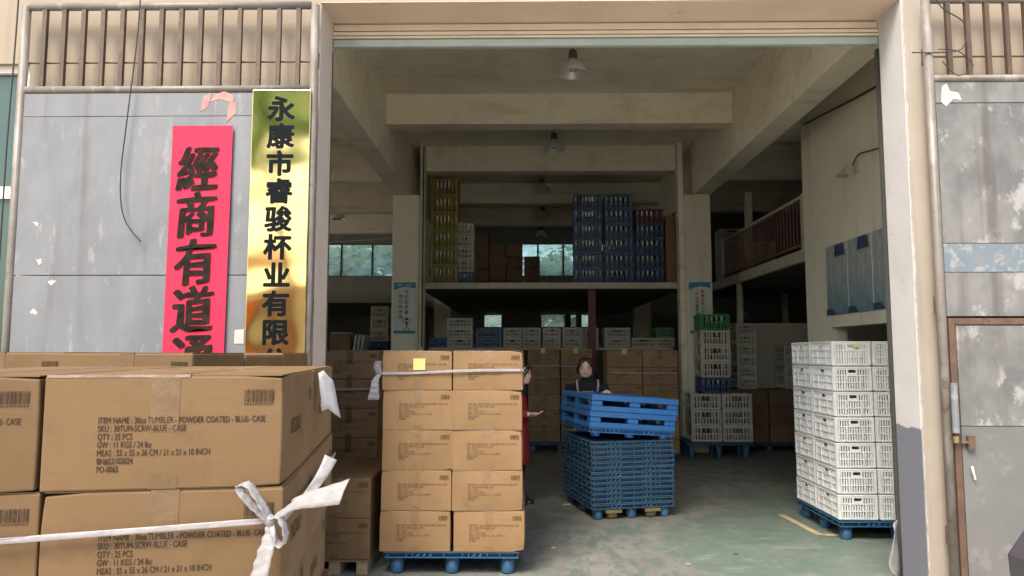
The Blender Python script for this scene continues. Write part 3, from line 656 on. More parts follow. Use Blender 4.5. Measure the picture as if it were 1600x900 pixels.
# rear stacks E and F
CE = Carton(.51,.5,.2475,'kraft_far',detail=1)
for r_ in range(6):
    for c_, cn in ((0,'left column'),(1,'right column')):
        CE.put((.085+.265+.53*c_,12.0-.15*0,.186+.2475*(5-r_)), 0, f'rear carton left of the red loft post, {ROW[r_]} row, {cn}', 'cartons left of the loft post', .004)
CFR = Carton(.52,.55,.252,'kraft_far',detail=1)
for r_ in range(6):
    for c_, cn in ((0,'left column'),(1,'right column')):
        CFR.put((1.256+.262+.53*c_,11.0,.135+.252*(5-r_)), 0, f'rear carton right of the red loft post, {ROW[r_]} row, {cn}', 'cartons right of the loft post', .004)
# brown stack right
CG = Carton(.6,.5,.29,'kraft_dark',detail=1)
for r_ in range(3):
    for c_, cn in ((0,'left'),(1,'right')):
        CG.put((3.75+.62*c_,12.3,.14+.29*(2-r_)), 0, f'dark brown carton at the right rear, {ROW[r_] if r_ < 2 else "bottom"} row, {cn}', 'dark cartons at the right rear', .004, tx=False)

# ---------------------------------------------------------------- straps, notes, papers
def ribbon(mb, pts, w, side, seed=0, crump=.004, taper=None):
    P = [Vector(p) for p in pts]; out = []
    for i in range(len(P)-1):
        a, b, c, d = P[max(i-1,0)], P[i], P[i+1], P[min(i+2,len(P)-1)]
        for k in range(8):
            u = k/8; out.append(.5*((2*b)+(c-a)*u+(2*a-5*b+4*c-d)*u*u+(3*b-a-3*c+d)*u**3))
    out.append(P[-1]); V = []; n = 5; S = Vector(side).normalized()
    for i, p in enumerate(out):
        t = (out[min(i+1,len(out)-1)]-out[max(i-1,0)]).normalized(); nn = t.cross(S).normalized()
        ww_ = w*(taper(i/(len(out)-1)) if taper else 1)
        for j in range(n):
            q = j/(n-1)-.5; V.append(p+S*q*ww_+nn*noise.noise(Vector((i*.5, j*1.7, seed)))*crump)
    F = [(i*n+j, i*n+j+1, (i+1)*n+j+1, (i+1)*n+j) for i in range(len(out)-1) for j in range(n-1)]
    mb.add(V, F); return mb
def solid(o, t=.0012):
    s_ = o.modifiers.new('solid', 'SOLIDIFY'); s_.thickness = t; return o
t = thing('tie_strap', 'white plastic strap tied in a bow round the foreground stack', 'strap', (0,0,0))
zb = 1.215
f0, f1 = Vector(fg(-1.03,-.018,zb-.02)), Vector(fg(-.012,-.020,zb+.02))
knot = Vector(fg(-.018,-.030,zb+.022)); side0 = Vector(fg(.014,.02,zb+.025)); side1 = Vector(fg(.016,1.15,zb+.01))
solid(ribbon(MB(), [f0, f0.lerp(f1,.33)+Vector((0,0,-.004)), f0.lerp(f1,.7)+Vector((0,0,-.002)), f1], .013, (0,.15,1), 1, .003).build('band', 'white_strap', t, smooth=True))
solid(ribbon(MB(), [f1, side0, side0.lerp(side1,.5), side1], .013, (0,0,1), 2, .002).build('band', 'white_strap', t, smooth=True))
K = knot
solid(ribbon(MB(), [K, K+Vector((-.02,-.01,.02)), K+Vector((-.05,-.025,.058)), K+Vector((-.062,-.02,.078)), K+Vector((-.042,-.015,.076)), K+Vector((-.012,-.01,.03)), K], .024, (.3,.9,.2), 3, .005).build('loop', 'white_strap', t, smooth=True))
solid(ribbon(MB(), [K, K+Vector((.022,-.01,.012)), K+Vector((.038,-.012,-.025)), K+Vector((.03,-.012,-.05)), K+Vector((.014,-.008,-.035)), K], .022, (.2,.9,.3), 4, .004).build('loop', 'white_strap', t, smooth=True))
solid(ribbon(MB(), [K, K+Vector((.03,-.01,.018)), K+Vector((.07,-.03,.045)), K+Vector((.125,-.05,.06)), K+Vector((.175,-.06,.073))], .048, (.35,.2,1), 5, .008, lambda u: .22+u*.95).build('tail', 'white_strap', t, smooth=True))
solid(ribbon(MB(), [K, K+Vector((.06,.01,.035)), K+Vector((.10,.02,.085)), K+Vector((.12,.04,.13))], .03, (1,.2,-.5), 8, .005, lambda u: .3+u*.7).build('tail', 'white_strap', t, smooth=True))
solid(ribbon(MB(), [K, K+Vector((.004,-.012,-.03)), K+Vector((-.006,-.02,-.08)), K+Vector((-.016,-.024,-.13)), K+Vector((-.03,-.02,-.19))], .034, (1,-.2,0), 6, .007, lambda u: .35+math.sin(u*2.6)*.8).build('tail', 'white_strap', t, smooth=True))
MB().lathe([(0,-.014),(.010,-.010),(.014,0),(.010,.010),(0,.014)], 10, K).build('knot', 'white_strap', t, smooth=True)
t = thing('tie_strap', 'white strap with a knotted tail round the top of the middle stack', 'strap', (0,0,0))
solid(ribbon(MB(), [(-1.045,5.436,1.452),(-.78,5.432,1.455),(-.52,5.434,1.468),(-.26,5.432,1.474),(-.005,5.436,1.476)], .020, (0,.1,1), 11, .002).build('band', 'white_strap', t, smooth=True))
solid(ribbon(MB(), [(-.005,5.436,1.476),(.012,5.45,1.475),(.014,6.1,1.47)], .022, (0,0,1), 12, .002).build('band', 'white_strap', t, smooth=True))
solid(ribbon(MB(), [(-1.045,5.43,1.45),(-1.052,5.6,1.45),(-1.05,6.2,1.45)], .02, (0,0,1), 12, .002).build('band', 'white_strap', t, smooth=True))
solid(ribbon(MB(), [(-1.05,5.43,1.452),(-1.065,5.41,1.50),(-1.05,5.40,1.545),(-1.06,5.41,1.50),(-1.052,5.425,1.455)], .05, (1,.4,0), 13, .012).build('loop', 'white_strap', t, smooth=True))
solid(ribbon(MB(), [(-1.05,5.43,1.45),(-1.075,5.41,1.40),(-1.08,5.41,1.33),(-1.09,5.42,1.26)], .06, (1,.4,0), 14, .015, lambda u: .5+u).build('tail', 'white_strap', t, smooth=True))
for i, (a, b_, y, z, lab) in enumerate(((.085,1.14,11.985,1.40,'pale strap round the rear cartons left of the loft post'),(1.25,2.32,10.985,1.31,'pale strap round the rear cartons right of the loft post'),(-2.2,-1.34,6.885,1.27,'pale strap round the dim cartons by the left jamb'))):
    tag(solid(ribbon(MB(), [(a,y,z),((a+b_)/2,y-.004,z-.006),(b_,y,z)], .025, (0,0,1), 20+i, .002).build('tie_strap', 'white_strap', smooth=True)), lab, 'strap')
tag(MB().box(0,.088,0,.001,0,.085).build('sticky_note', 'yellow_note', None, (-.802,5.4345,1.477), (R(-3),0,R(0))), 'yellow sticky note on the top left carton of the middle stack', 'note')
o = MB(); V = []
for k in range(7):
    for i in range(4):
        u, v = i/3, k/6; V.append((.012+.052*u*(1-.25*v)+.004*noise.noise(Vector((u*3, v*4, 2)))+.012*(1-v), .045+u*.05, v*.115+.012*math.sin(u*5)-.012*u))
o.add(V, [(k*4+i, k*4+i+1, (k+1)*4+i+1, (k+1)*4+i) for k in range(6) for i in range(3)])
pp = o.build('paper_sheet', 'paper', None, fg(0,dd-.05,1.425), (0,0,rz), True); solid(pp); tag(pp, 'crumpled white paper stuck on the side of a foreground carton', 'paper')
for i, (x, y, z, lab) in enumerate(((.30,11.985,1.60,'small pale tag on the left rear top carton'),(.83,11.985,1.60,'small pale tag on a rear carton beside the woman'),(1.48,10.985,1.585,'small pale tag on the carton right of the post'))):
    tag(MB().box(0,.07,0,.001,0,.085).build('paper_tag', 'yellow_note', None, (x,y,z)), lab, 'note')

# ---------------------------------------------------------------- pallets
def foot_mesh(mn, r=.055, h=.10):
    return MB().lathe([(0,-h),(r*.82,-h),(r*.86,-h+.006),(r,0),(0,0)], 14).mesh('foot', mn, True)
def nest_deck(W, D, mn, simple=False):
    b = MB(); T = .045
    b.box(-W/2,W/2,-D/2,D/2,T-.007,T)                       # lip plate
    i = .04
    for s in (-1,1):                                         # recessed skirt with ribs
        b.box(-W/2+i,W/2-i,s*(D/2-i)-.006,s*(D/2-i)+.006,.012,T-.008)
        b.box(s*(W/2-i)-.006,s*(W/2-i)+.006,-D/2+i+.006,D/2-i-.006,.012,T-.008)
        b.box(-W/2+.006,W/2-.006,s*(D/2-.012)-.006,s*(D/2-.012)+.006,0,.010); b.box(s*(W/2-.012)-.006,s*(W/2-.012)+.006,-D/2+.018,D/2-.018,0,.010)
        for q in range(int(W/.045)):
            x = -W/2+.03+q*.045
            u = abs(x)/W
            if not (.11 < u < .29) and q % 3: continue
            if .13 < u < .26: b.bar((x-.02,s*(D/2-.008),.010),(x+.004,s*(D/2-.008),T-.008),.006,.010); 
            b.box(x-.004,x+.004,s*(D/2-.010)-.007,s*(D/2-.010)+.007,.010,T-.008)
        for q in range(int(D/.14)):
            y = -D/2+.03+q*.14; b.box(s*(W/2-.010)-.007,s*(W/2-.010)+.007,y-.004,y+.004,.010,T-.008)
    return b.mesh('deck', mn)
def nest_pallet(W, D, mn, loc, rz, label, group, feet=True, name='plastic_pallet', deck=None, h=.10, rot=None):
    t = thing(name, label, 'pallet', loc, rz, group, rot)
    inst('deck', deck or nest_deck(W, D, mn), t, (0,0,h))
    if feet:
        fm = foot_mesh(mn, .055, h)
        for i in (-1,0,1):
            for k in (-1,0,1): inst('foot', fm, t, (i*(W/2-.085), k*(D/2-.085), h))
    return t
DK = nest_deck(.98,1.05,'pallet_blue')
nest_pallet(.98,1.05,'pallet_blue',(-.515,5.98,.01),0,'blue plastic pallet under the tied middle carton stack','pallets under the stacks',deck=DK,h=.115)
nest_pallet(1.05,1.02,'pallet_blue',(3.235,6.99,.006),0,'blue plastic pallet under the white crates','pallets under the stacks',h=.113)
dk2 = nest_deck(.98,1.1,'pallet_blue')
for i, d in enumerate(('lower','upper')):
    nest_pallet(.98,1.1,'pallet_blue',fg(-ww,dd,.002+.152*i),rz,f'{d} blue pallet under the foreground carton stack','pallets under the stacks',deck=dk2,h=.105)
nest_pallet(1.05,.6,'pallet_dark',(.61,12.28,.006),0,'dark pallet under the rear cartons left of the loft post','pallets under the stacks',h=.13)
nest_pallet(1.05,.6,'pallet_dark',(1.78,11.28,.006),0,'dark pallet under the rear cartons right of the loft post','pallets under the stacks',h=.08)
nest_pallet(1.25,.6,'pallet_dark',(4.06,12.55,.006),0,'dark pallet under the dark brown cartons','pallets under the stacks',h=.088)
nest_pallet(1.6,1.7,'pallet_dark',(-2.18,3.84,.005),0,'dark pallet under the cartons before the gate','pallets under the stacks',h=.2)
t = thing('wooden_skid', 'pale wooden skid under the low two-high carton pile', 'pallet', (-1.365,5.98,0), 0, 'pallets under the stacks')
for i in (-1,0,1): MB().box(i*.2-.04,i*.2+.04,-.5,.5,.005,.09).build('runner', 'wood', t)
for i in range(6): MB().box(-.25,.25,-.5+i*.175,-.39+i*.175,.0905,.112).build('board', 'wood', t)
# tall nested stack of dark pallets
PX, PY, PA = .965, 7.79, R(13)
PW, PD = .86, 1.02
dkd = nest_deck(PW, PD, 'pallet_dark')
ords = ['lowest','second lowest','third lowest','fourth lowest','fifth lowest','sixth lowest','seventh','sixth highest','fifth highest','fourth highest','third highest','second highest','topmost']
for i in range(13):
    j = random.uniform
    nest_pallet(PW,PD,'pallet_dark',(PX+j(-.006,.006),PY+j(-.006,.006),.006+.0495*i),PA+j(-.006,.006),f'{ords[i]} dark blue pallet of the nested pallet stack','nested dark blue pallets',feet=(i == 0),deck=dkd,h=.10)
ztop = .006+.0495*12+.145
# bright pallets lying askew on top
def block_pallet(W, D, label, loc, rot, mn='pallet_bright'):
    t = thing('plastic_pallet', label, 'pallet', loc, 0, 'bright blue pallets', rot); t.scale = (1,1,1.30)
    d = MB(); d.box(-W/2,W/2,-D/2,D/2,.085,.092)
    for k in range(9): y = -D/2+.005+k*(D-.01-.09)/8; d.box(-W/2+.002,W/2-.002,y,y+.09,.092,.118)
    for s in (-1,1): d.box(-W/2-.003,W/2+.003,s*(D/2-.012)-.015,s*(D/2-.012)+.015,.080,.121); d.box(s*(W/2-.012)-.015,s*(W/2-.012)+.015,-D/2+.03,D/2-.03,.080,.1205)
    o = d.build('deck', mn, t); bevel(o.data, .003)
    bk = bevel(MB().box(-.055,.055,-.055,.055,.040,.080).mesh('block', mn), .006)
    for i in (-1,0,1):
        for k in (-1,0,1): inst('block', bk, t, (i*(W/2-.06), k*(D/2-.06), 0))
    for k in (-1,0,1): bevel(MB().box(-W/2,W/2,k*(D/2-.06)-.055,k*(D/2-.06)+.055,.0,.0395).build('runner', mn, t).data, .004)
    for i in (-1,0,1): MB().box(i*(W/2-.06)-.05,i*(W/2-.06)+.05,-D/2+.004,D/2-.004,.004,.036).build('runner', mn, t)
    return t
tilt = Matrix.Rotation(PA, 3, 'Z') @ Matrix.Rotation(R(4.2), 3, 'Y') @ Matrix.Rotation(R(-.6), 3, 'X')
te = tilt.to_euler()
def tl(z, dx=0, dy=0): v = tilt @ Vector((dx,dy,z)); return (PX+v.x, PY+v.y, ztop+.022+v.z)
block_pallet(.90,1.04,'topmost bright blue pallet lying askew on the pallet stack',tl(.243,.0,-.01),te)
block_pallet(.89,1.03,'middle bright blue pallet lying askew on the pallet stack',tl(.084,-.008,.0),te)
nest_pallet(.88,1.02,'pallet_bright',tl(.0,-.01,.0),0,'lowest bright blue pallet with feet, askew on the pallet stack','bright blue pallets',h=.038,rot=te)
# pallet truck forks under it
t = thing('pallet_truck', 'hand pallet truck with yellow fork tips under the nested pallets', 'pallet truck', (PX,PY,0), PA)
for s in (-1,1):
    MB().box(s*.2-.08,s*.2+.08,-.50,.62,.068,.098).build('fork', 'truck_paint', t)
    MB().tube([(s*.2-.045,-.42,.045),(s*.2+.045,-.42,.045)], .04, 16).build('roller', 'wood', t, smooth=True)
MB().box(-.28,.28,.62,.72,.07,.40).build('pump_housing', 'truck_paint', t)
MB().tube([(0,.70,.40),(0,.80,.85),(0,.83,1.02)], .02, 10).build('tiller', 'dark_rubber', t)
MB().tube([(-.13,.83,1.02),(.13,.83,1.02)], .016, 10).build('handle', 'dark_rubber', t)

# ---------------------------------------------------------------- crates
def wall_panel(L, H, nb, style, T=.008):
    """lattice wall along X, outer face -Y at y=0, from z=0; style: 'white' detailed, 'far' coarse, 'box' closed"""
    b = MB(); z0 = .012; zt = H-.016
    p = .012
    for x in (-L/2+p, L/2-p): b.box(x-p,x+p,-.006,T,z0,zt)
    if style == 'white':
        hz = H*.62
        for z, h in ((z0,.012),(H*.34,.008),(hz,.010),(zt-.012,.012)): b.box(-L/2+2*p,L/2-2*p,-.004,T,z,z+h)
        n = nb; pit = (L-4*p)/n
        for i in range(n):
            x = -L/2+2*p+pit*(i+.5)
            for za, zb_, wf in ((z0+.012,H*.34,.56),(H*.34+.008,hz,.60)): b.box(x-pit*wf/2,x+pit*wf/2,0,T,za,zb_)
            inside = abs(x) < L*.13
            if not inside: b.box(x-pit*.24,x+pit*.24,-.002,T,hz+.010,zt-.012)
        for x in (-L*.2,L*.2): b.box(x-.007,x+.007,-.006,T-.002,z0+.012,hz)
        b.box(-L*.13,-L*.10,-.004,T,hz+.01,zt-.012); b.box(L*.10,L*.13,-.004,T,hz+.01,zt-.012); b.box(-L*.10,L*.10,-.004,T,hz+.01,hz+.028)
    else:
        for z in (z0,H*.45,zt-.022): b.box(-L/2+2*p,L/2-2*p,-.002,T,z,z+.022)
        pit = (L-4*p)/nb
        for i in range(nb):
            x = -L/2+2*p+pit*(i+.5); b.box(x-pit*.26,x+pit*.26,0,T,z0+.022,H*.45); 
            if abs(x) > L*.14 or style == 'box': b.box(x-pit*.26,x+pit*.26,0,T,H*.45+.022,zt-.022)
    return b
class Crate:
    def __init__(s, W, D, H, mn, nb=16, style='white'):
        s.W, s.D, s.H = W, D, H
        s.fr = wall_panel(W-.012, H, nb, style).mesh('side_wall', mn); s.sd = wall_panel(D-.030, H, max(6,int(nb*D/W)), style).mesh('side_wall', mn)
        r = MB(); a = .004
        for sg in (-1,1): r.box(-W/2+a,W/2-a,sg*(D/2-.010)-.007,sg*(D/2-.010)+.007,H-.016,H-.001); r.box(sg*(W/2-.010)-.007,sg*(W/2-.010)+.007,-D/2+.017,D/2-.017,H-.016,H-.001)
        s.rim = bevel(r.mesh('rim', mn), .002); s.floor = MB().box(-W/2+.014,W/2-.014,-D/2+.014,D/2-.014,.004,.011).mesh('bottom_panel', mn)
    def put(s, loc, label, group, rz=0, jit=.003):
        j = random.uniform
        t = thing('crate', label, 'crate', (loc[0]+j(-jit,jit),loc[1]+j(-jit,jit),loc[2]), rz+j(-jit,jit)*2, group)
        inst('side_wall', s.fr, t, (0,-s.D/2+.010,0)); inst('side_wall', s.fr, t, (0,s.D/2-.010,0), (0,0,math.pi))
        inst('side_wall', s.sd, t, (-s.W/2+.010,0,0), (0,0,R(-90))); inst('side_wall', s.sd, t, (s.W/2-.010,0,0), (0,0,R(90)))
        inst('rim', s.rim, t); inst('bottom_panel', s.floor, t); return t
W7 = Crate(.345,.485,.2195,'white_plastic',13,'white')
for r_ in range(7):
    for c_, cn in ((0,'left'),(1,'middle'),(2,'right')):
        for d_, dn in ((0,'front'),(1,'rear')):
            W7.put((2.875+c_*.352+(.008*(6-r_)/6),6.735+d_*.495,.168+.2195*r_), f'white crate of the tall stack by the right jamb, level {("one (lowest)","two","three","four","five","six","seven (top)")[r_]}, {cn} {dn}', 'white crates by the right jamb')
tag(MB().box(0,.05,0,.001,0,.025).build('orange_sticker', 'yellow_note', None, (2.885,6.478,1.655)), 'small orange sticker on the top front white crate', 'sticker')

cups = []
def cup(x, y, z, h=.17): cups.append((x,y,z,h))
def fill(cx, cy_, z, W, D, n, H):
    for i in range(n):
        for k in range(2): cup(cx-W/2+.04+(W-.08)*i/(n-1), cy_-D/2+.05+k*.09, z+.014, H*random.uniform(.8,1.02))
def column(cr, x, y, z0, kinds, desc, group, nfill=5):
    z = z0
    for i, c in enumerate(kinds):
        n = len(kinds); pos = 'top' if i == n-1 else ('lowest' if i == 0 else ROW[n-1-i] if n-1-i < 5 else 'second lowest')
        K_ = cr[c]; K_.put((x, y+K_.D/2, z), f'{c} crate {desc}, {pos} one' if n > 1 else f'{c} crate {desc}', group)
        if nfill: fill(x, y+K_.D/2, z, K_.W, K_.D, nfill, K_.H)
        z += K_.H
def crset(W, D, H, nb=8): return {c: Crate(W, D, H, m_, nb, 'far') for c, m_ in (('white','grey_plastic'),('blue','blue_crate'),('green','green_crate'),('yellow','yellow_plastic'),('magenta','magenta_crate'),('navy','navy_crate'))}
S1 = crset(.335,.45,.180); S2 = crset(.47,.4,.178,10)
# storage rack under the loft holding crates
t = thing('storage_rack', 'low steel rack holding a row of crates under the loft', 'rack', (.5,13.3,0))
MB().box(-2.19,2.2,0,.9,1.66,1.70).build('shelf', 'rail_white', t)
for x in (-2.14,-.7,.7,2.15):
    for y in (.03,.87): MB().box(x-.03,x+.03,y-.03,y+.03,.006,1.659).build('post', 'red_steel', t)
zs = 1.702
g = 'crates in the row under the loft'
column(S2,-1.13,13.32,zs,['white','white','white'],'at the left end of the row under the loft',g,7)
column(S2,-.605,13.32,zs,['blue','blue'],'under the loft beside the tallest white pile',g,7)
nm = ['third','fourth','fifth','sixth']
for i, x in enumerate((-.178,.168,.53,.89)): column(S1,x,13.32,zs,['white','white'],f'under the loft, {("pile just right of blue","second pile right of blue","third pile right of blue","pile left of red post")[i]}',g,5)
column(S1,1.22,13.40,zs,['white','white'],'under the loft partly behind the red post',g,4)
column(S2,1.715,13.32,zs,['white','white'],'under the loft just right of the red post',g,8)
column(S2,2.20,13.32,zs,['white'],'under the loft left of the green crate',g,8)
column(S1,2.58,13.32,zs,['white','green'],'at the right end of the row under the loft',g,5)
# red loft post
tag(MB().box(-.06,.06,-.06,.06,.006,2.675).build('loft_post', 'red_steel', None, (1.19,12.6,0)), 'dark red steel post holding up the loft', 'post')
# loft crates
SY = crset(.48,.45,.31,10); SW = crset(.33,.4,.215,8); SB = crset(.49,.45,.262,10)
zl = 2.802; g = 'crates standing on the loft'
column(SY,-1.36,12.72,zl,['yellow']*6,'in the tall column on the loft beside the left column',g,7)
column(SW,-1.01,12.75,zl,['blue']+['white']*4,'in the slim column next to the yellow one on the loft',g,5)
column(SB,1.15,12.72,zl,['blue']*6,'in the left blue column on the loft',g,8)
column(SB,1.69,12.72,zl,['blue']*6,'in the middle blue column on the loft',g,6)
column(SB,2.225,12.72,zl,['navy','navy','navy','navy','magenta'],'in the right blue column on the loft',g,6)
CL = Carton(.24,.4,.3,'kraft_far',detail=0)
for i in range(4): CL.put((2.62,12.74,zl+.3*i), 0, f'small carton in the slim pile at the loft\'s right end, {ROW[3-i]}', 'cartons on the loft', .003, tx=False)
CK = Carton(.32,.4,.26,'kraft_dark',detail=0)
for i, (x, n) in enumerate(((-.85,5),(-.50,4),(-.15,4),(.2,3))):
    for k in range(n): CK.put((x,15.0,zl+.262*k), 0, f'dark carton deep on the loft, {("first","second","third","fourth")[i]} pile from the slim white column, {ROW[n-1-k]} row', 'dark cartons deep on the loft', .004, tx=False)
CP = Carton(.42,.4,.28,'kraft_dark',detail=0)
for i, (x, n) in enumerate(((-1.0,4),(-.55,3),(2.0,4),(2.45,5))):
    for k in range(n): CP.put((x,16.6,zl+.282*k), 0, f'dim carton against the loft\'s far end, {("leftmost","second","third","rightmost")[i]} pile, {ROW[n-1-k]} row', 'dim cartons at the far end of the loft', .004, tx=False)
column(S1,-1.52,13.34,zs,['blue'],'at the far left of the row under the loft',g,5)
column(S2,1.75,13.74,zs,['white','white'],'behind the pile right of the red loft post',g,6)
# right rear stacks
S3 = crset(.47,.42,.245,9); g = 'crates at the right rear'
nest_pallet(1.0,.9,'pallet_dark',(3.02,11.9,.006),0,'dark pallet under the crate pile with a green crate on top','pallets under the stacks',h=.19)
column(S3,2.83,11.5,.243,['white']*3,'in the lower front pile at the right rear, left half',g,7)
column(S3,3.31,11.5,.243,['white']*3,'in the lower front pile at the right rear, right half',g,8)
column(S3,3.0,11.505,.98,['navy','white','white','white','green'],'in the tall pile in front of the right poster column',g,6)
column(S1,3.72,12.3,1.012,['white']*6,'in the pile standing on the dark brown cartons',g,5)
column(S1,4.5,12.3,1.012,['white']*4,'in the pile behind the tall white crate stack',g,5)
# left bay
column(SW,-2.63,13.5,1.60,['blue','white','white','white'],'in the pile left of the left column',  'crates in the left bay',5)
tag(MB().box(-2.9,-2.3,13.45,14.0,1.52,1.598).box(-2.88,-2.82,13.47,13.53,.006,1.52).box(-2.38,-2.32,13.47,13.53,.006,1.52).box(-2.88,-2.82,13.9,13.96,.006,1.52).box(-2.38,-2.32,13.9,13.96,.006,1.52).build('work_table', 'lamp_dark'), 'dark table carrying crates left of the left column', 'table')
CX = Carton(.36,.36,.34,'kraft_far',detail=0)
CX.put((-3.30,13.3,1.60), 0, 'brown carton with white foam on top in the left bay', 'cartons in the left bay', 0, tx=False)
tag(MB().box(-3.8,-3.0,13.2,13.8,1.5,1.598).box(-3.78,-3.7,13.22,13.3,.006,1.5).box(-3.1,-3.02,13.22,13.3,.006,1.5).build('work_bench', 'wood'), 'brown work bench in the left bay', 'bench')
fo = MB()
for i in range(14): fo.lathe([(0,0),(.03,.006),(.035,.02),(.02,.035),(0,.04)], 8, (-3.45+.30*(i%7)/6, 13.36+.16*(i//7), 1.942))
tag(fo.build('foam_bundle', 'paper', smooth=True), 'white foam heap on the brown carton in the left bay', 'foam')
for i in range(3): tag(MB().box(0,.025,0,.5,0,.34).build('leaning_board', 'white_plastic', None, (-3.06+i*.07,13.25,1.60), (0,R(9),0)), f'{("left","middle","right")[i]} white board leaning between carton and crates', 'board')
# side loft: crates, railing, posts
column(S3,3.92,13.6,2.932,['white']*4,'on the side loft behind the railing, left pile','crates on the side loft',0)
column(S3,4.45,13.6,2.932,['white']*3,'on the side loft behind the railing, right pile','crates on the side loft',0)
t = thing('loft_railing', 'dark red baluster railing along the edge of the side loft', 'railing', (3.64,0,2.932))
for y in (9.42,13.3): MB().box(-.035,.035,y-.045,y+.045,.001,.72).build('post', 'rail_white', t)
MB().box(-.025,.025,9.466,13.254,.67,.71).build('top_rail', 'rail_white', t); MB().box(-.02,.02,9.466,13.254,.05,.085).build('bottom_rail', 'rail_red', t)
bm_ = MB().box(-.009,.009,-.009,.009,.086,.669).mesh('baluster', 'rail_red')
for i in range(30): inst('baluster', bm_, t, (0,9.56+i*.124,0))
tag(MB().box(-.05,.05,-.05,.05,2.94,4.24).build('loft_post', 'rail_white', None, (3.72,12.0,0)), 'slim pale post above the side loft railing', 'post')
tag(MB().tube([(3.66,12.4,.01),(3.66,12.4,2.775)], .055, 12).build('loft_post', 'rail_white', None, smooth=True), 'pale round post under the near side of the side loft', 'post')
tag(MB().tube([(5.2,14.6,.01),(5.2,14.6,2.775)], .07, 12).build('loft_post', 'rail_white', None, smooth=True), 'pale round post beyond the low wall', 'post')
tag(MB().add(*(lambda P: (P, [(0,1,2,3),(4,5,6,7),(8,9,10,11)]))([(0,0,0),(.3,.0,.06),(.34,.2,.14),(.04,.22,.05),(.05,.02,.06),(.28,-.02,.14),(.3,.2,.22),(.06,.2,.16),(.1,0,.12),(.35,.05,.02),(.42,.2,.1),(.12,.24,.2)])).build('plastic_wrap', 'white_strap', None, (4.0,13.95,2.18)), 'crumpled clear plastic wrap lying on the low wall', 'plastic')
CW = Carton(.40,.4,.2,'kraft_dark',detail=0)
CW.put((4.0,14.2,2.172) if 0 else (3.75,13.985,2.172), 0, 'dark carton lying on the low wall', 'cartons at the low wall', 0, tx=False)
cm = MB()
for x, y, z, h in cups: cm.lathe([(0,.004),(.026,.004),(.036,h*.9),(.036,h),(.031,h),(.02,h*.99)], 7, (x,y,z))
tag(cm.build('steel_tumblers', 'steel', smooth=True), 'steel tumblers packed upright inside the crates', 'tumblers', kind='stuff')

# ---------------------------------------------------------------- posters, board, wall things
def poster(loc, label, cols, W=.355, H=.84):
    t = thing('safety_poster', label, 'poster', loc)
    MB().box(-W/2,W/2,0,.006,0,H).build('sheet', 'poster_white', t)
    hp = [(-W/2,H-.13),(-W/2+.1,H-.085),(0,H-.07),(W/2-.08,H-.08),(W/2,H-.10),(W/2,H),(-W/2,H)]
    MB().slab(hp, .001).build('header', 'poster_blue', t, (0,-.0015,0)); MB().slab([(-W/2,0),(W/2,0),(W/2,.045),(-W/2,.045)], .001).build('footer', 'poster_blue', t, (0,-.0015,0))
    for x, z, s_, chs in cols:
        for i, (ch, mn) in enumerate(chs): inst('lettering', text(ch, s_, mn, .001, 'CENTER'), t, (x,-.003,z-i*s_*1.12))
    return t
K_ = 'poster_ink'; RD = 'poster_red'
p1 = poster((-1.938,12.085,1.925), 'white and blue poster with a stick figure on the left column', [(.03,.66,.075,[('今',K_),('日',K_),('的',K_),('质',RD),('量',RD)]),(-.065,.58,.075,[('明',K_),('日',K_),('的',K_),('市',K_),('场',K_)])])
inst('lettering', text('质量第一 信誉至上', .034, 'poster_white', .0006, 'CENTER'), p1, (0,-.003,.785))
fg_ = MB().tube([(.035,0,.19),(.035,0,.145)], .020, 10).tube([(.035,0,.145),(.012,0,.07)], .006, 6).tube([(.035,0,.145),(.062,0,.07)], .006, 6).tube([(.02,0,.18),(-.02,0,.20),(-.03,0,.25)], .006, 6).tube([(.05,0,.18),(.09,0,.20),(.10,0,.25)], .006, 6).lathe([(0,-.028),(.02,-.02),(.028,0),(.02,.02),(0,.028)], 10, (.035,0,.235)).box(-.012,.016,-.004,.004,.055,.07).box(.058,.088,-.004,.004,.055,.07)
fo_ = fg_.build('figure_print', 'poster_ink', p1, (0,-.003,0)); fo_.scale = (1,.05,1)
poster((2.915,12.085,1.925), 'white and blue poster with red and black characters on the right column', [(.045,.66,.058,[('质',RD),('量',RD),('在',RD),('我',K_),('心',K_),('中',K_)]),(-.05,.62,.058,[('产',RD),('品',RD),('质',RD),('量',K_),('要',K_),('保',K_),('证',K_)])])
t = thing('notice_board', 'three-panel pale blue notice board on the partition wall', 'notice board', (3.594,7.86,2.04))
for i in range(3):
    y0 = -.86+i*.575
    o = MB().box(-.006,.0,0,.535,0,.80).build('panel', 'board_print', t, (0,y0,0))
    for pl_, mn in (([(.02,.66),(.30,.66),(.28,.80),(.06,.80)],'lamp_dark'),([(.30,0),(.56,0),(.56,.07),(.40,.075)],'poster_blue')):
        me = MB().add([(-.0075,a,z) for a, z in pl_], [(0,1,2,3)]).mesh('print', 'board_navy'); inst('printed_shape', me, o)
t = thing('wall_fan', 'small grey wall fixture with a bent arm on the partition wall', 'wall fixture', (3.6,7.8,3.55))
MB().box(-.03,-.001,-.03,.05,-.03,.10).build('bracket', 'rail_white', t); MB().tube([(-.02,.02,.05),(-.10,.06,.06),(-.12,.10,.02)], .012, 8).build('arm', 'rail_white', t)
MB().lathe([(0,.05),(.03,.045),(.07,0),(.065,-.005),(0,.02)], 16, (-.12,.12,-.03)).build('head', 'rail_white', t)
t = thing('switch_box', 'small grey electrical box on the right column', 'electrical box', (2.84,12.09,1.50)); bevel(MB().box(-.045,.045,-.05,.008,-.08,.08).build('cover', 'grey_plastic', t).data, .01)
MB().tube([(0,-.01,-.08),(.0,-.01,-.45)], .012, 8).build('conduit', 'grey_plastic', t)

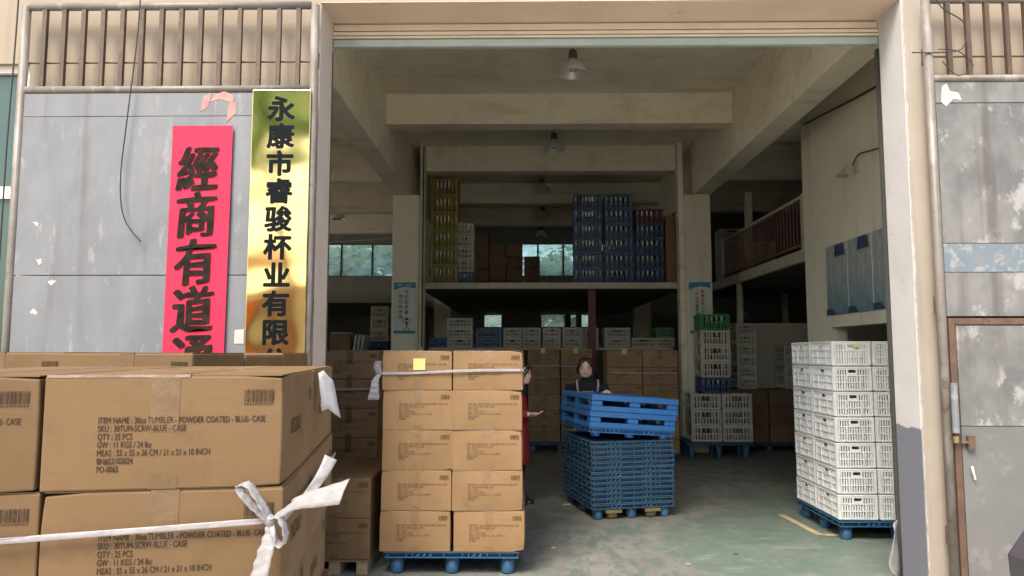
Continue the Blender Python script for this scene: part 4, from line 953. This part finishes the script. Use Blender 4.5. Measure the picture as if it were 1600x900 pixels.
# ---------------------------------------------------------------- floor marks, cloth, corner object
o = MB()
for a, b_ in (((2.56,7.5),(2.62,6.68)),((2.62,6.68),(3.55,6.72))):
    d = Vector((b_[0]-a[0], b_[1]-a[1], 0)).normalized(); n_ = Vector((-d.y,d.x,0))*.035; A = Vector((*a,.008)); B = Vector((*b_,.008))-d*(.0 if a[0] == 2.56 else 0)
    if a[0] == 2.62: A += d*.04; 
    o.add([A-n_,B-n_,B+n_,A+n_], [(0,1,2,3)])
tag(o.build('floor_marking', 'yellow_line'), 'worn yellow line painted on the floor before the white crates', 'floor marking')
V = []
for k in range(9):
    for i in range(4):
        u, v = i/3, k/8; wd = (.055,.05,.06,.07,.075,.085,.09,.06,.015)[k]
        V.append((2.488-wd*u+(.0 if k < 7 else -.02*u), 5.03-.05*u+.012*math.sin(v*7+u*3), .50-.36*v-.02*u*(1-v)))
o = MB().add(V, [(k*4+i, k*4+i+1, (k+1)*4+i+1, (k+1)*4+i) for k in range(8) for i in range(3)]).build('cloth_rag', 'white_strap', smooth=True); solid(o, .003)
tag(o, 'white rag hanging at the foot of the right jamb', 'rag')
t = thing('motor_scooter', 'dark scooter shield just poking in at the bottom right corner', 'scooter', (2.66,3.5,0))
MB().loft([[Vector((x,y,z)) for x, y in ((-.38+q,-.1),(.25,-.12),(.25,.12),(-.38+q,.1))] for z, q in ((.1,.06),(.3,.02),(.66,.0),(.78,.09),(.95,.22))]).build('shield', 'dark_plastic', t); bevel(t.children[0].data, .02, 2)
MB().tube([(.1,0,.02),(.1,0,.021)], .05, 8).build('stand', 'dark_rubber', t)
for s_ in (0,): 
    tw = MB().lathe([(.12,-.05),(.2,-.06),(.24,-.03),(.24,.03),(.2,.06),(.12,.05),(.12,-.05)], 24).build('wheel', 'dark_rubber', t, (-.1,.0,.245), (R(90),0,0), True)
# paper litter by the heel
tag(MB().slab([(0,0),(.05,.01),(.09,0),(.08,.03),(.03,.035)], .001).build('paper_litter', 'white_scrap', None, (.42,7.9,.014), (R(-80),0,0)), 'scrap of white litter on the floor left of the pallets', 'litter', kind='thing')

for i, (x, y, a, mn, lab) in enumerate(((.25,6.2,20,'white_scrap','paper scrap on the floor right of the middle stack'),(1.7,6.05,70,'kraft','cardboard scrap on the green floor before the pallets'),(1.25,5.75,140,'white_scrap','tiny paper scrap on the floor nearest the gateway'),(2.2,8.4,200,'kraft','cardboard scrap on the dark floor behind the pallets'))):
    q = [(math.cos(k*1.05)*random.uniform(.012,.035), math.sin(k*1.05)*random.uniform(.010,.028)) for k in range(6)]
    tag(MB().slab(q, .001).build('floor_litter', mn, None, (x,y,.012), (R(-88),0,R(a))), lab, 'litter', kind='thing')
# ---------------------------------------------------------------- people
def remesh(mb, name, mats, voxel, parent=None, smooth_it=4, loc=(0,0,0), rot=(0,0,0)):
    o = mb.build(name+'_raw', mats); bm = bmesh.new(); bm.from_mesh(o.data); bmesh.ops.recalc_face_normals(bm, faces=bm.faces); bm.to_mesh(o.data); bm.free()
    r = o.modifiers.new('r', 'REMESH'); r.mode = 'VOXEL'; r.voxel_size = voxel
    s_ = o.modifiers.new('s', 'SMOOTH'); s_.iterations = smooth_it; s_.factor = .5
    dg = bpy.context.evaluated_depsgraph_get(); me = bpy.data.meshes.new_from_object(o.evaluated_get(dg)); bpy.data.objects.remove(o)
    me.materials.clear(); [me.materials.append(M[q]) for q in ([mats] if isinstance(mats, str) else mats)]
    me.polygons.foreach_set('use_smooth', [True]*len(me.polygons)); me.name = name
    return inst(name, me, parent, loc, rot)
def ell(cx, cy_, z, rx_, ry_, n=20, p=2.0):
    return [Vector((cx+rx_*math.copysign(abs(math.cos(a))**(2/p), math.cos(a)), cy_+ry_*math.copysign(abs(math.sin(a))**(2/p), math.sin(a)), z)) for a in [2*math.pi*k/n for k in range(n)]]
def head_rings(c, h, T):
    """head of height h, centre c, facing -Y in local space, T: matrix applied about c"""
    prof = [(-.5,.16,.18,-.10),(-.46,.24,.27,-.09),(-.38,.31,.36,-.05),(-.25,.36,.42,-.02),(-.08,.385,.45,0),(.08,.395,.465,.01),(.22,.39,.465,.015),(.34,.34,.42,.02),(.44,.23,.30,.02),(.49,.10,.14,.02)]
    return [[c+T@Vector((p.x,p.y,p.z)) for p in ell(0, y*h, z*h, rx_*h, ry_*h, 24)] for z, rx_, ry_, y in prof]
def hand(mb, w_, d, side, palm, s=1.0):
    """w_: wrist, d: direction of fingers, palm: palm normal; five fingers"""
    w_ = Vector(w_); d = Vector(d).normalized(); pn = Vector(palm).normalized(); x = d.cross(pn).normalized()*side
    mb.tube([w_-d*.03*s, w_+d*.02*s, w_+d*.05*s, w_+d*.085*s], [.024*s,.034*s,.040*s,.037*s], 12, sq=.5)
    for i, (o_, l) in enumerate(((-.030,.068),(-.010,.078),(.010,.074),(.029,.058))):
        a = w_+d*.075*s+x*o_*s; k1 = a+d*l*.45*s+x*o_*.15*s+pn*.006*s; k2 = a+d*l*.8*s+x*o_*.3*s+pn*.02*s; k3 = a+d*l*s+x*o_*.35*s+pn*.034*s
        mb.tube([a,k1,k2,k3], [.0095*s,.0088*s,.0078*s,.0065*s], 8)
    a = w_+d*.02*s-x*.032*s; mb.tube([a, a+d*.025*s-x*.02*s+pn*.008*s, a+d*.055*s-x*.026*s+pn*.016*s], [.012*s,.0105*s,.008*s], 8)
def face(parent, c, h, T, mouth=True):
    for s_ in (-1,1):
        e = MB().loft([[c+T@Vector((s_*.165*h+.055*h*u*math.cos(a), -.445*h+.02*h*abs(u*math.cos(a)), .03*h+.026*h*u*math.sin(a))) for a in [2*math.pi*k/10 for k in range(10)]] for u in (.2,1)])
        e.build('eye', 'hair', parent)
        MB().tube([c+T@Vector((s_*.09*h,-.455*h,.115*h)), c+T@Vector((s_*.17*h,-.45*h,.135*h)), c+T@Vector((s_*.25*h,-.41*h,.11*h))], .010*h, 6).build('eyebrow', 'hair', parent)
    MB().tube([c+T@Vector((-.12*h,-.405*h,-.255*h)), c+T@Vector((0,-.44*h,-.27*h)), c+T@Vector((.12*h,-.405*h,-.255*h))], [.012*h,.030*h,.012*h], 8).build('mouth', 'lip', parent)
def head_full(mb, c, h, T):
    mb.loft(head_rings(c, h, T))
    mb.loft([[c+T@p for p in ell(0,-.42*h-.02*h,z*h,r_*h,d_*h,10)] for z, r_, d_ in ((-.14,.06,.055),(-.11,.075,.085),(-.04,.05,.06),(.08,.03,.03))])
    for s_ in (-1,1): mb.loft([[c+T@p for p in ell(s_*.40*h,.03*h,z*h,.03*h,.07*h,10)] for z in (-.12,-.05,.05,.10)])
# --- woman behind the pallets
t = thing('person', 'person in black turtleneck and grey apron standing behind the blue pallets', 'person', (.765,8.78,0))
Hh = .225; hc = Vector((-.02,-.06,1.435)); T = Matrix.Rotation(R(-6), 3, 'Z') @ Matrix.Rotation(R(7), 3, 'X')
b = MB(); head_full(b, hc, Hh, T); b.tube([(0,.0,1.18),(0,-.02,1.28),(-.01,-.045,1.36)], [.06,.052,.05], 14)
b.loft([ell(0,.02,z,rx_,ry_) for z, rx_, ry_ in ((.72,.155,.10),(.82,.16,.105),(.95,.13,.09),(1.08,.145,.10),(1.17,.165,.095),(1.225,.10,.07))])
aR = [(.18,.02,1.215),(.245,-.05,1.05),(.20,-.26,1.14),(.195,-.33,1.165)]; aL = [(-.18,.02,1.215),(-.245,-.03,1.02),(-.16,-.20,.93),(-.10,-.26,.95)]
for a_ in (aR, aL): b.tube(a_, [.05,.042,.034,.026], 12)
hand(b, aR[3], (-.05,-1,.0), 1, (0,0,-1)); hand(b, aL[3], (.4,-.8,0), -1, (0,0,-1))
for s_ in (-1,1): b.tube([(s_*.085,.02,.76),(s_*.09,.0,.43),(s_*.09,.03,.09)], [.085,.055,.038], 14); b.tube([(s_*.09,.06,.045),(s_*.09,-.06,.04),(s_*.095,-.14,.03)], [.035,.04,.028], 10)
remesh(b, 'body', 'skin', .007, t, 3); face(t, hc, Hh, T)
b = MB(); b.loft([ell(0,.02,z,rx_,ry_) for z, rx_, ry_ in ((.70,.18,.125),(.82,.18,.125),(.95,.16,.118),(1.08,.18,.13),(1.18,.205,.12),(1.235,.185,.105),(1.275,.12,.085))])
b.tube([(0,.01,1.18),(0,-.02,1.28),(-.005,-.035,1.335)], [.085,.07,.066], 16)
for a_ in (aR, aL): b.tube([*a_[:3], tuple(Vector(a_[2]).lerp(Vector(a_[3]),.7))], [.074,.062,.05,.04], 12)
remesh(b, 'sweater', 'black_cloth', .010, t, 5)
b = MB()
for s_ in (-1,1): b.tube([(s_*.085,.02,.78),(s_*.09,.0,.43),(s_*.09,.03,.07)], [.105,.075,.055], 14)
remesh(b, 'trousers', 'black_cloth', .012, t, 4)
b = MB(); n = 9; V = []
for z, hw, y in ((.45,.19,-.115),(.70,.19,-.118),(.82,.175,-.120),(.95,.15,-.110),(1.08,.13,-.128),(1.16,.118,-.118)):
    for i in range(n): u = i/(n-1)*2-1; V.append((u*hw, y+.02+.05*u*u-.012, z))
b.add(V, [(k*n+i, k*n+i+1, (k+1)*n+i+1, (k+1)*n+i) for k in range(5) for i in range(n-1)])
solid(b.build('apron', 'apron', t, smooth=True), .004)
for s_ in (-1,1): solid(ribbon(MB(), [(s_*.11,-.098,1.15),(s_*.12,-.105,1.20),(s_*.125,-.055,1.285),(s_*.11,.06,1.285)], .022, (1,0,.1), 3, .0).build('apron_strap', 'apron', t, smooth=True), .003)
b = MB(); 
pr = [(.52,.08,.10,.04),(.50,.22,.26,.04),(.42,.335,.40,.05),(.28,.42,.46,.07),(.10,.44,.44,.10),(-.10,.43,.40,.13),(-.30,.38,.32,.17),(-.48,.30,.22,.20)]
b.loft([[hc+T@p for p in ell(0,(y+.02)*Hh,z*Hh,rx_*Hh,ry_*Hh,20)] for z, rx_, ry_, y in pr])
for s_ in (-1,1): b.tube([hc+T@Vector((s_*.05*Hh,-.40*Hh,.44*Hh)), hc+T@Vector((s_*.28*Hh,-.40*Hh,.26*Hh)), hc+T@Vector((s_*.40*Hh,-.24*Hh,.0)), hc+T@Vector((s_*.40*Hh,-.10*Hh,-.35*Hh))], [.07*Hh,.095*Hh,.09*Hh,.06*Hh], 8)
ho = remesh(b, 'hair', 'hair', .006, t, 3)
# --- woman in red, half hidden by the middle stack, facing right
t = thing('person', 'person in a red coat and black heeled boots half hidden behind the middle carton stack', 'person', (-.055,7.95,0), R(80))
Hh = .21; hc = Vector((0,-.05,1.375)); T = Matrix.Rotation(R(-6), 3, 'Z')
b = MB(); head_full(b, hc, Hh, T); b.tube([(0,.01,1.12),(0,-.015,1.22),(0,-.035,1.30)], [.058,.05,.047], 14)
b.loft([ell(0,.02,z,rx_,ry_) for z, rx_, ry_ in ((.66,.15,.10),(.78,.155,.105),(.90,.12,.09),(1.03,.135,.10),(1.12,.155,.09),(1.17,.09,.07))])
rA = [(.155,.02,1.12),(.20,.05,.92),(.16,-.05,.92),(.15,-.09,.93)]; lA = [(-.155,.02,1.12),(-.21,.0,.92),(-.17,-.12,.97),(-.16,-.16,.965)]
for a_ in (rA, lA): b.tube(a_, [.047,.040,.032,.024], 12)
hand(b, rA[3], (-.1,-1,.05), 1, (0,0,1), .95); hand(b, lA[3], (.0,-1,.05), -1, (0,0,1), .95)
for s_ in (-1,1):
    yo = -.03*s_; b.tube([(s_*.08,.02,.70),(s_*.075,.01+yo,.42),(s_*.07,.04+yo,.14)], [.08,.052,.034], 14); b.tube([(s_*.07,.05+yo,.11),(s_*.07,-.04+yo,.06),(s_*.07,-.11+yo,.03)], [.03,.034,.024], 10)
remesh(b, 'body', 'skin', .007, t, 3); face(t, hc, Hh, T)
b = MB(); b.loft([ell(0,.02,z,rx_,ry_) for z, rx_, ry_ in ((.44,.20,.155),(.60,.195,.15),(.76,.185,.14),(.90,.16,.125),(1.03,.165,.13),(1.12,.18,.115),(1.18,.11,.09))])
for a_ in (rA, lA): b.tube([*a_[:3], tuple(Vector(a_[2]).lerp(Vector(a_[3]),.3))], [.07,.062,.054,.05], 12)
remesh(b, 'coat', 'red_coat', .010, t, 4)
b = MB()
for s_ in (-1,1):
    yo = -.03*s_
    b.tube([(s_*.08,.02,.62),(s_*.075,.01+yo,.40),(s_*.07,.045+yo,.12)], [.075,.060,.045], 14); b.tube([(s_*.07,.06+yo,.12),(s_*.07,-.03+yo,.075),(s_*.07,-.13+yo,.028)], [.038,.042,.022], 10)
    b.tube([(s_*.07,.065+yo,.10),(s_*.07,.07+yo,.008)], [.022,.012], 8); b.tube([(s_*.07,-.14+yo,.02),(s_*.07,-.02+yo,.05)], [.018,.03], 8)
remesh(b, 'boots', 'black_cloth', .008, t, 3)
b = MB().tube([(0,.01,1.15),(0,-.02,1.21),(0,-.03,1.265)], [.085,.078,.06], 16); remesh(b, 'scarf', 'black_cloth', .008, t, 3)
b = MB(); b.loft([[hc+T@p for p in ell(0,(y+.03)*Hh,z*Hh,rx_*Hh,ry_*Hh,20)] for z, rx_, ry_, y in pr[:7]])
b.lathe([(0,-.05),(.04,-.03),(.05,0),(.04,.03),(0,.05)], 12, hc+Vector((0,.12,.01)))
for s_ in (-1,1): b.tube([hc+T@Vector((s_*.04*Hh,-.41*Hh,.42*Hh)), hc+T@Vector((s_*.28*Hh,-.37*Hh,.24*Hh)), hc+T@Vector((s_*.39*Hh,-.20*Hh,-.02*Hh)), hc+T@Vector((s_*.36*Hh,.0,-.40*Hh))], [.08*Hh,.11*Hh,.12*Hh,.08*Hh], 8)
remesh(b, 'hair', 'hair', .006, t, 3)

# ---------------------------------------------------------------- what stands beyond: trees behind the rear windows, the yard opposite (seen in the brass sign)
def crown(n, rx_, ry_, rz_, ls, seed):
    rr = random.Random(seed); b = MB(); clumps = [(rr.uniform(-.75,.75)*rx_, rr.uniform(-.75,.75)*ry_, rr.uniform(-.75,.75)*rz_, rr.uniform(.25,.5)) for _ in range(22)]
    for i in range(n):
        cx, cy_, cz, cr = rr.choice(clumps); v = Vector((rr.gauss(0,1), rr.gauss(0,1), rr.gauss(0,1))).normalized()*cr*rr.uniform(.4,1)
        p = Vector((cx+v.x*rx_, cy_+v.y*ry_, cz+v.z*rz_)); q = Matrix.Rotation(rr.uniform(0,6.28), 3, 'Z') @ Matrix.Rotation(rr.uniform(-1.2,1.2), 3, 'X')
        b.add([p+q@Vector(w_)*ls for w_ in ((-.5,0,0),(0,-.35,.05),(.6,0,0),(0,.35,.05))], [(0,1,2,3)])
    return b
def tree(x, y, h, r, label, group, seed, nl=2600):
    t = thing('tree', label, 'tree', (x,y,0), 0, group)
    b = MB().tube([(0,0,0),(.1,.05,h*.35),(0,0,h*.75)], [.2,.15,.06], 10)
    for k in range(5): a = k*1.3; b.tube([(0.05,.03,h*.4+k*.2),(math.cos(a)*r*.6, math.sin(a)*r*.6, h*.65+k*.2)], [.07,.02], 6)
    b.build('trunk', 'bark', t, smooth=True); lm = 'leaf' if nl < 3000 else 'leaf_pale'; crown(nl, r, r, h*.33 if nl < 3000 else h*.2, .26 if nl < 3000 else .42, seed).build('crown', lm, t, (0,0,h*(.70 if nl < 3000 else .86)))
for i, (x, y, h, r) in enumerate(((-6.2,24.5,5.2,1.9),(-3.2,25.5,5.6,1.8),(.6,24.8,5.0,1.7),(3.4,25.2,5.4,1.8))):
    tree(x, y, h, r, f'leafy tree behind the rear windows, {("leftmost","second from left","behind the loft window","rightmost")[i]}', 'trees behind the rear windows', i)
tree(-9.6,-19,13.6,2.6,'green tree across the yard mirrored in the brass sign','trees across the yard',11,4000)
tree(9,-26,8,2.6,'second tree across the yard, behind the photographer','trees across the yard',12)
t = thing('factory_building', 'tan factory building across the yard mirrored in the brass sign', 'building', (-15,-30,0))
MB().box(-8,6,-6,0,0,5.6).build('wall', 'facade', t)
for i in range(2): MB().box(-6+i*5,-2.2+i*4.2,.0,.06,0,4.6).build('roller_door', 'orange_door', t)
MB().box(-8.2,6.2,-.3,.3,5.602,5.9).build('parapet', 'orange_door', t)
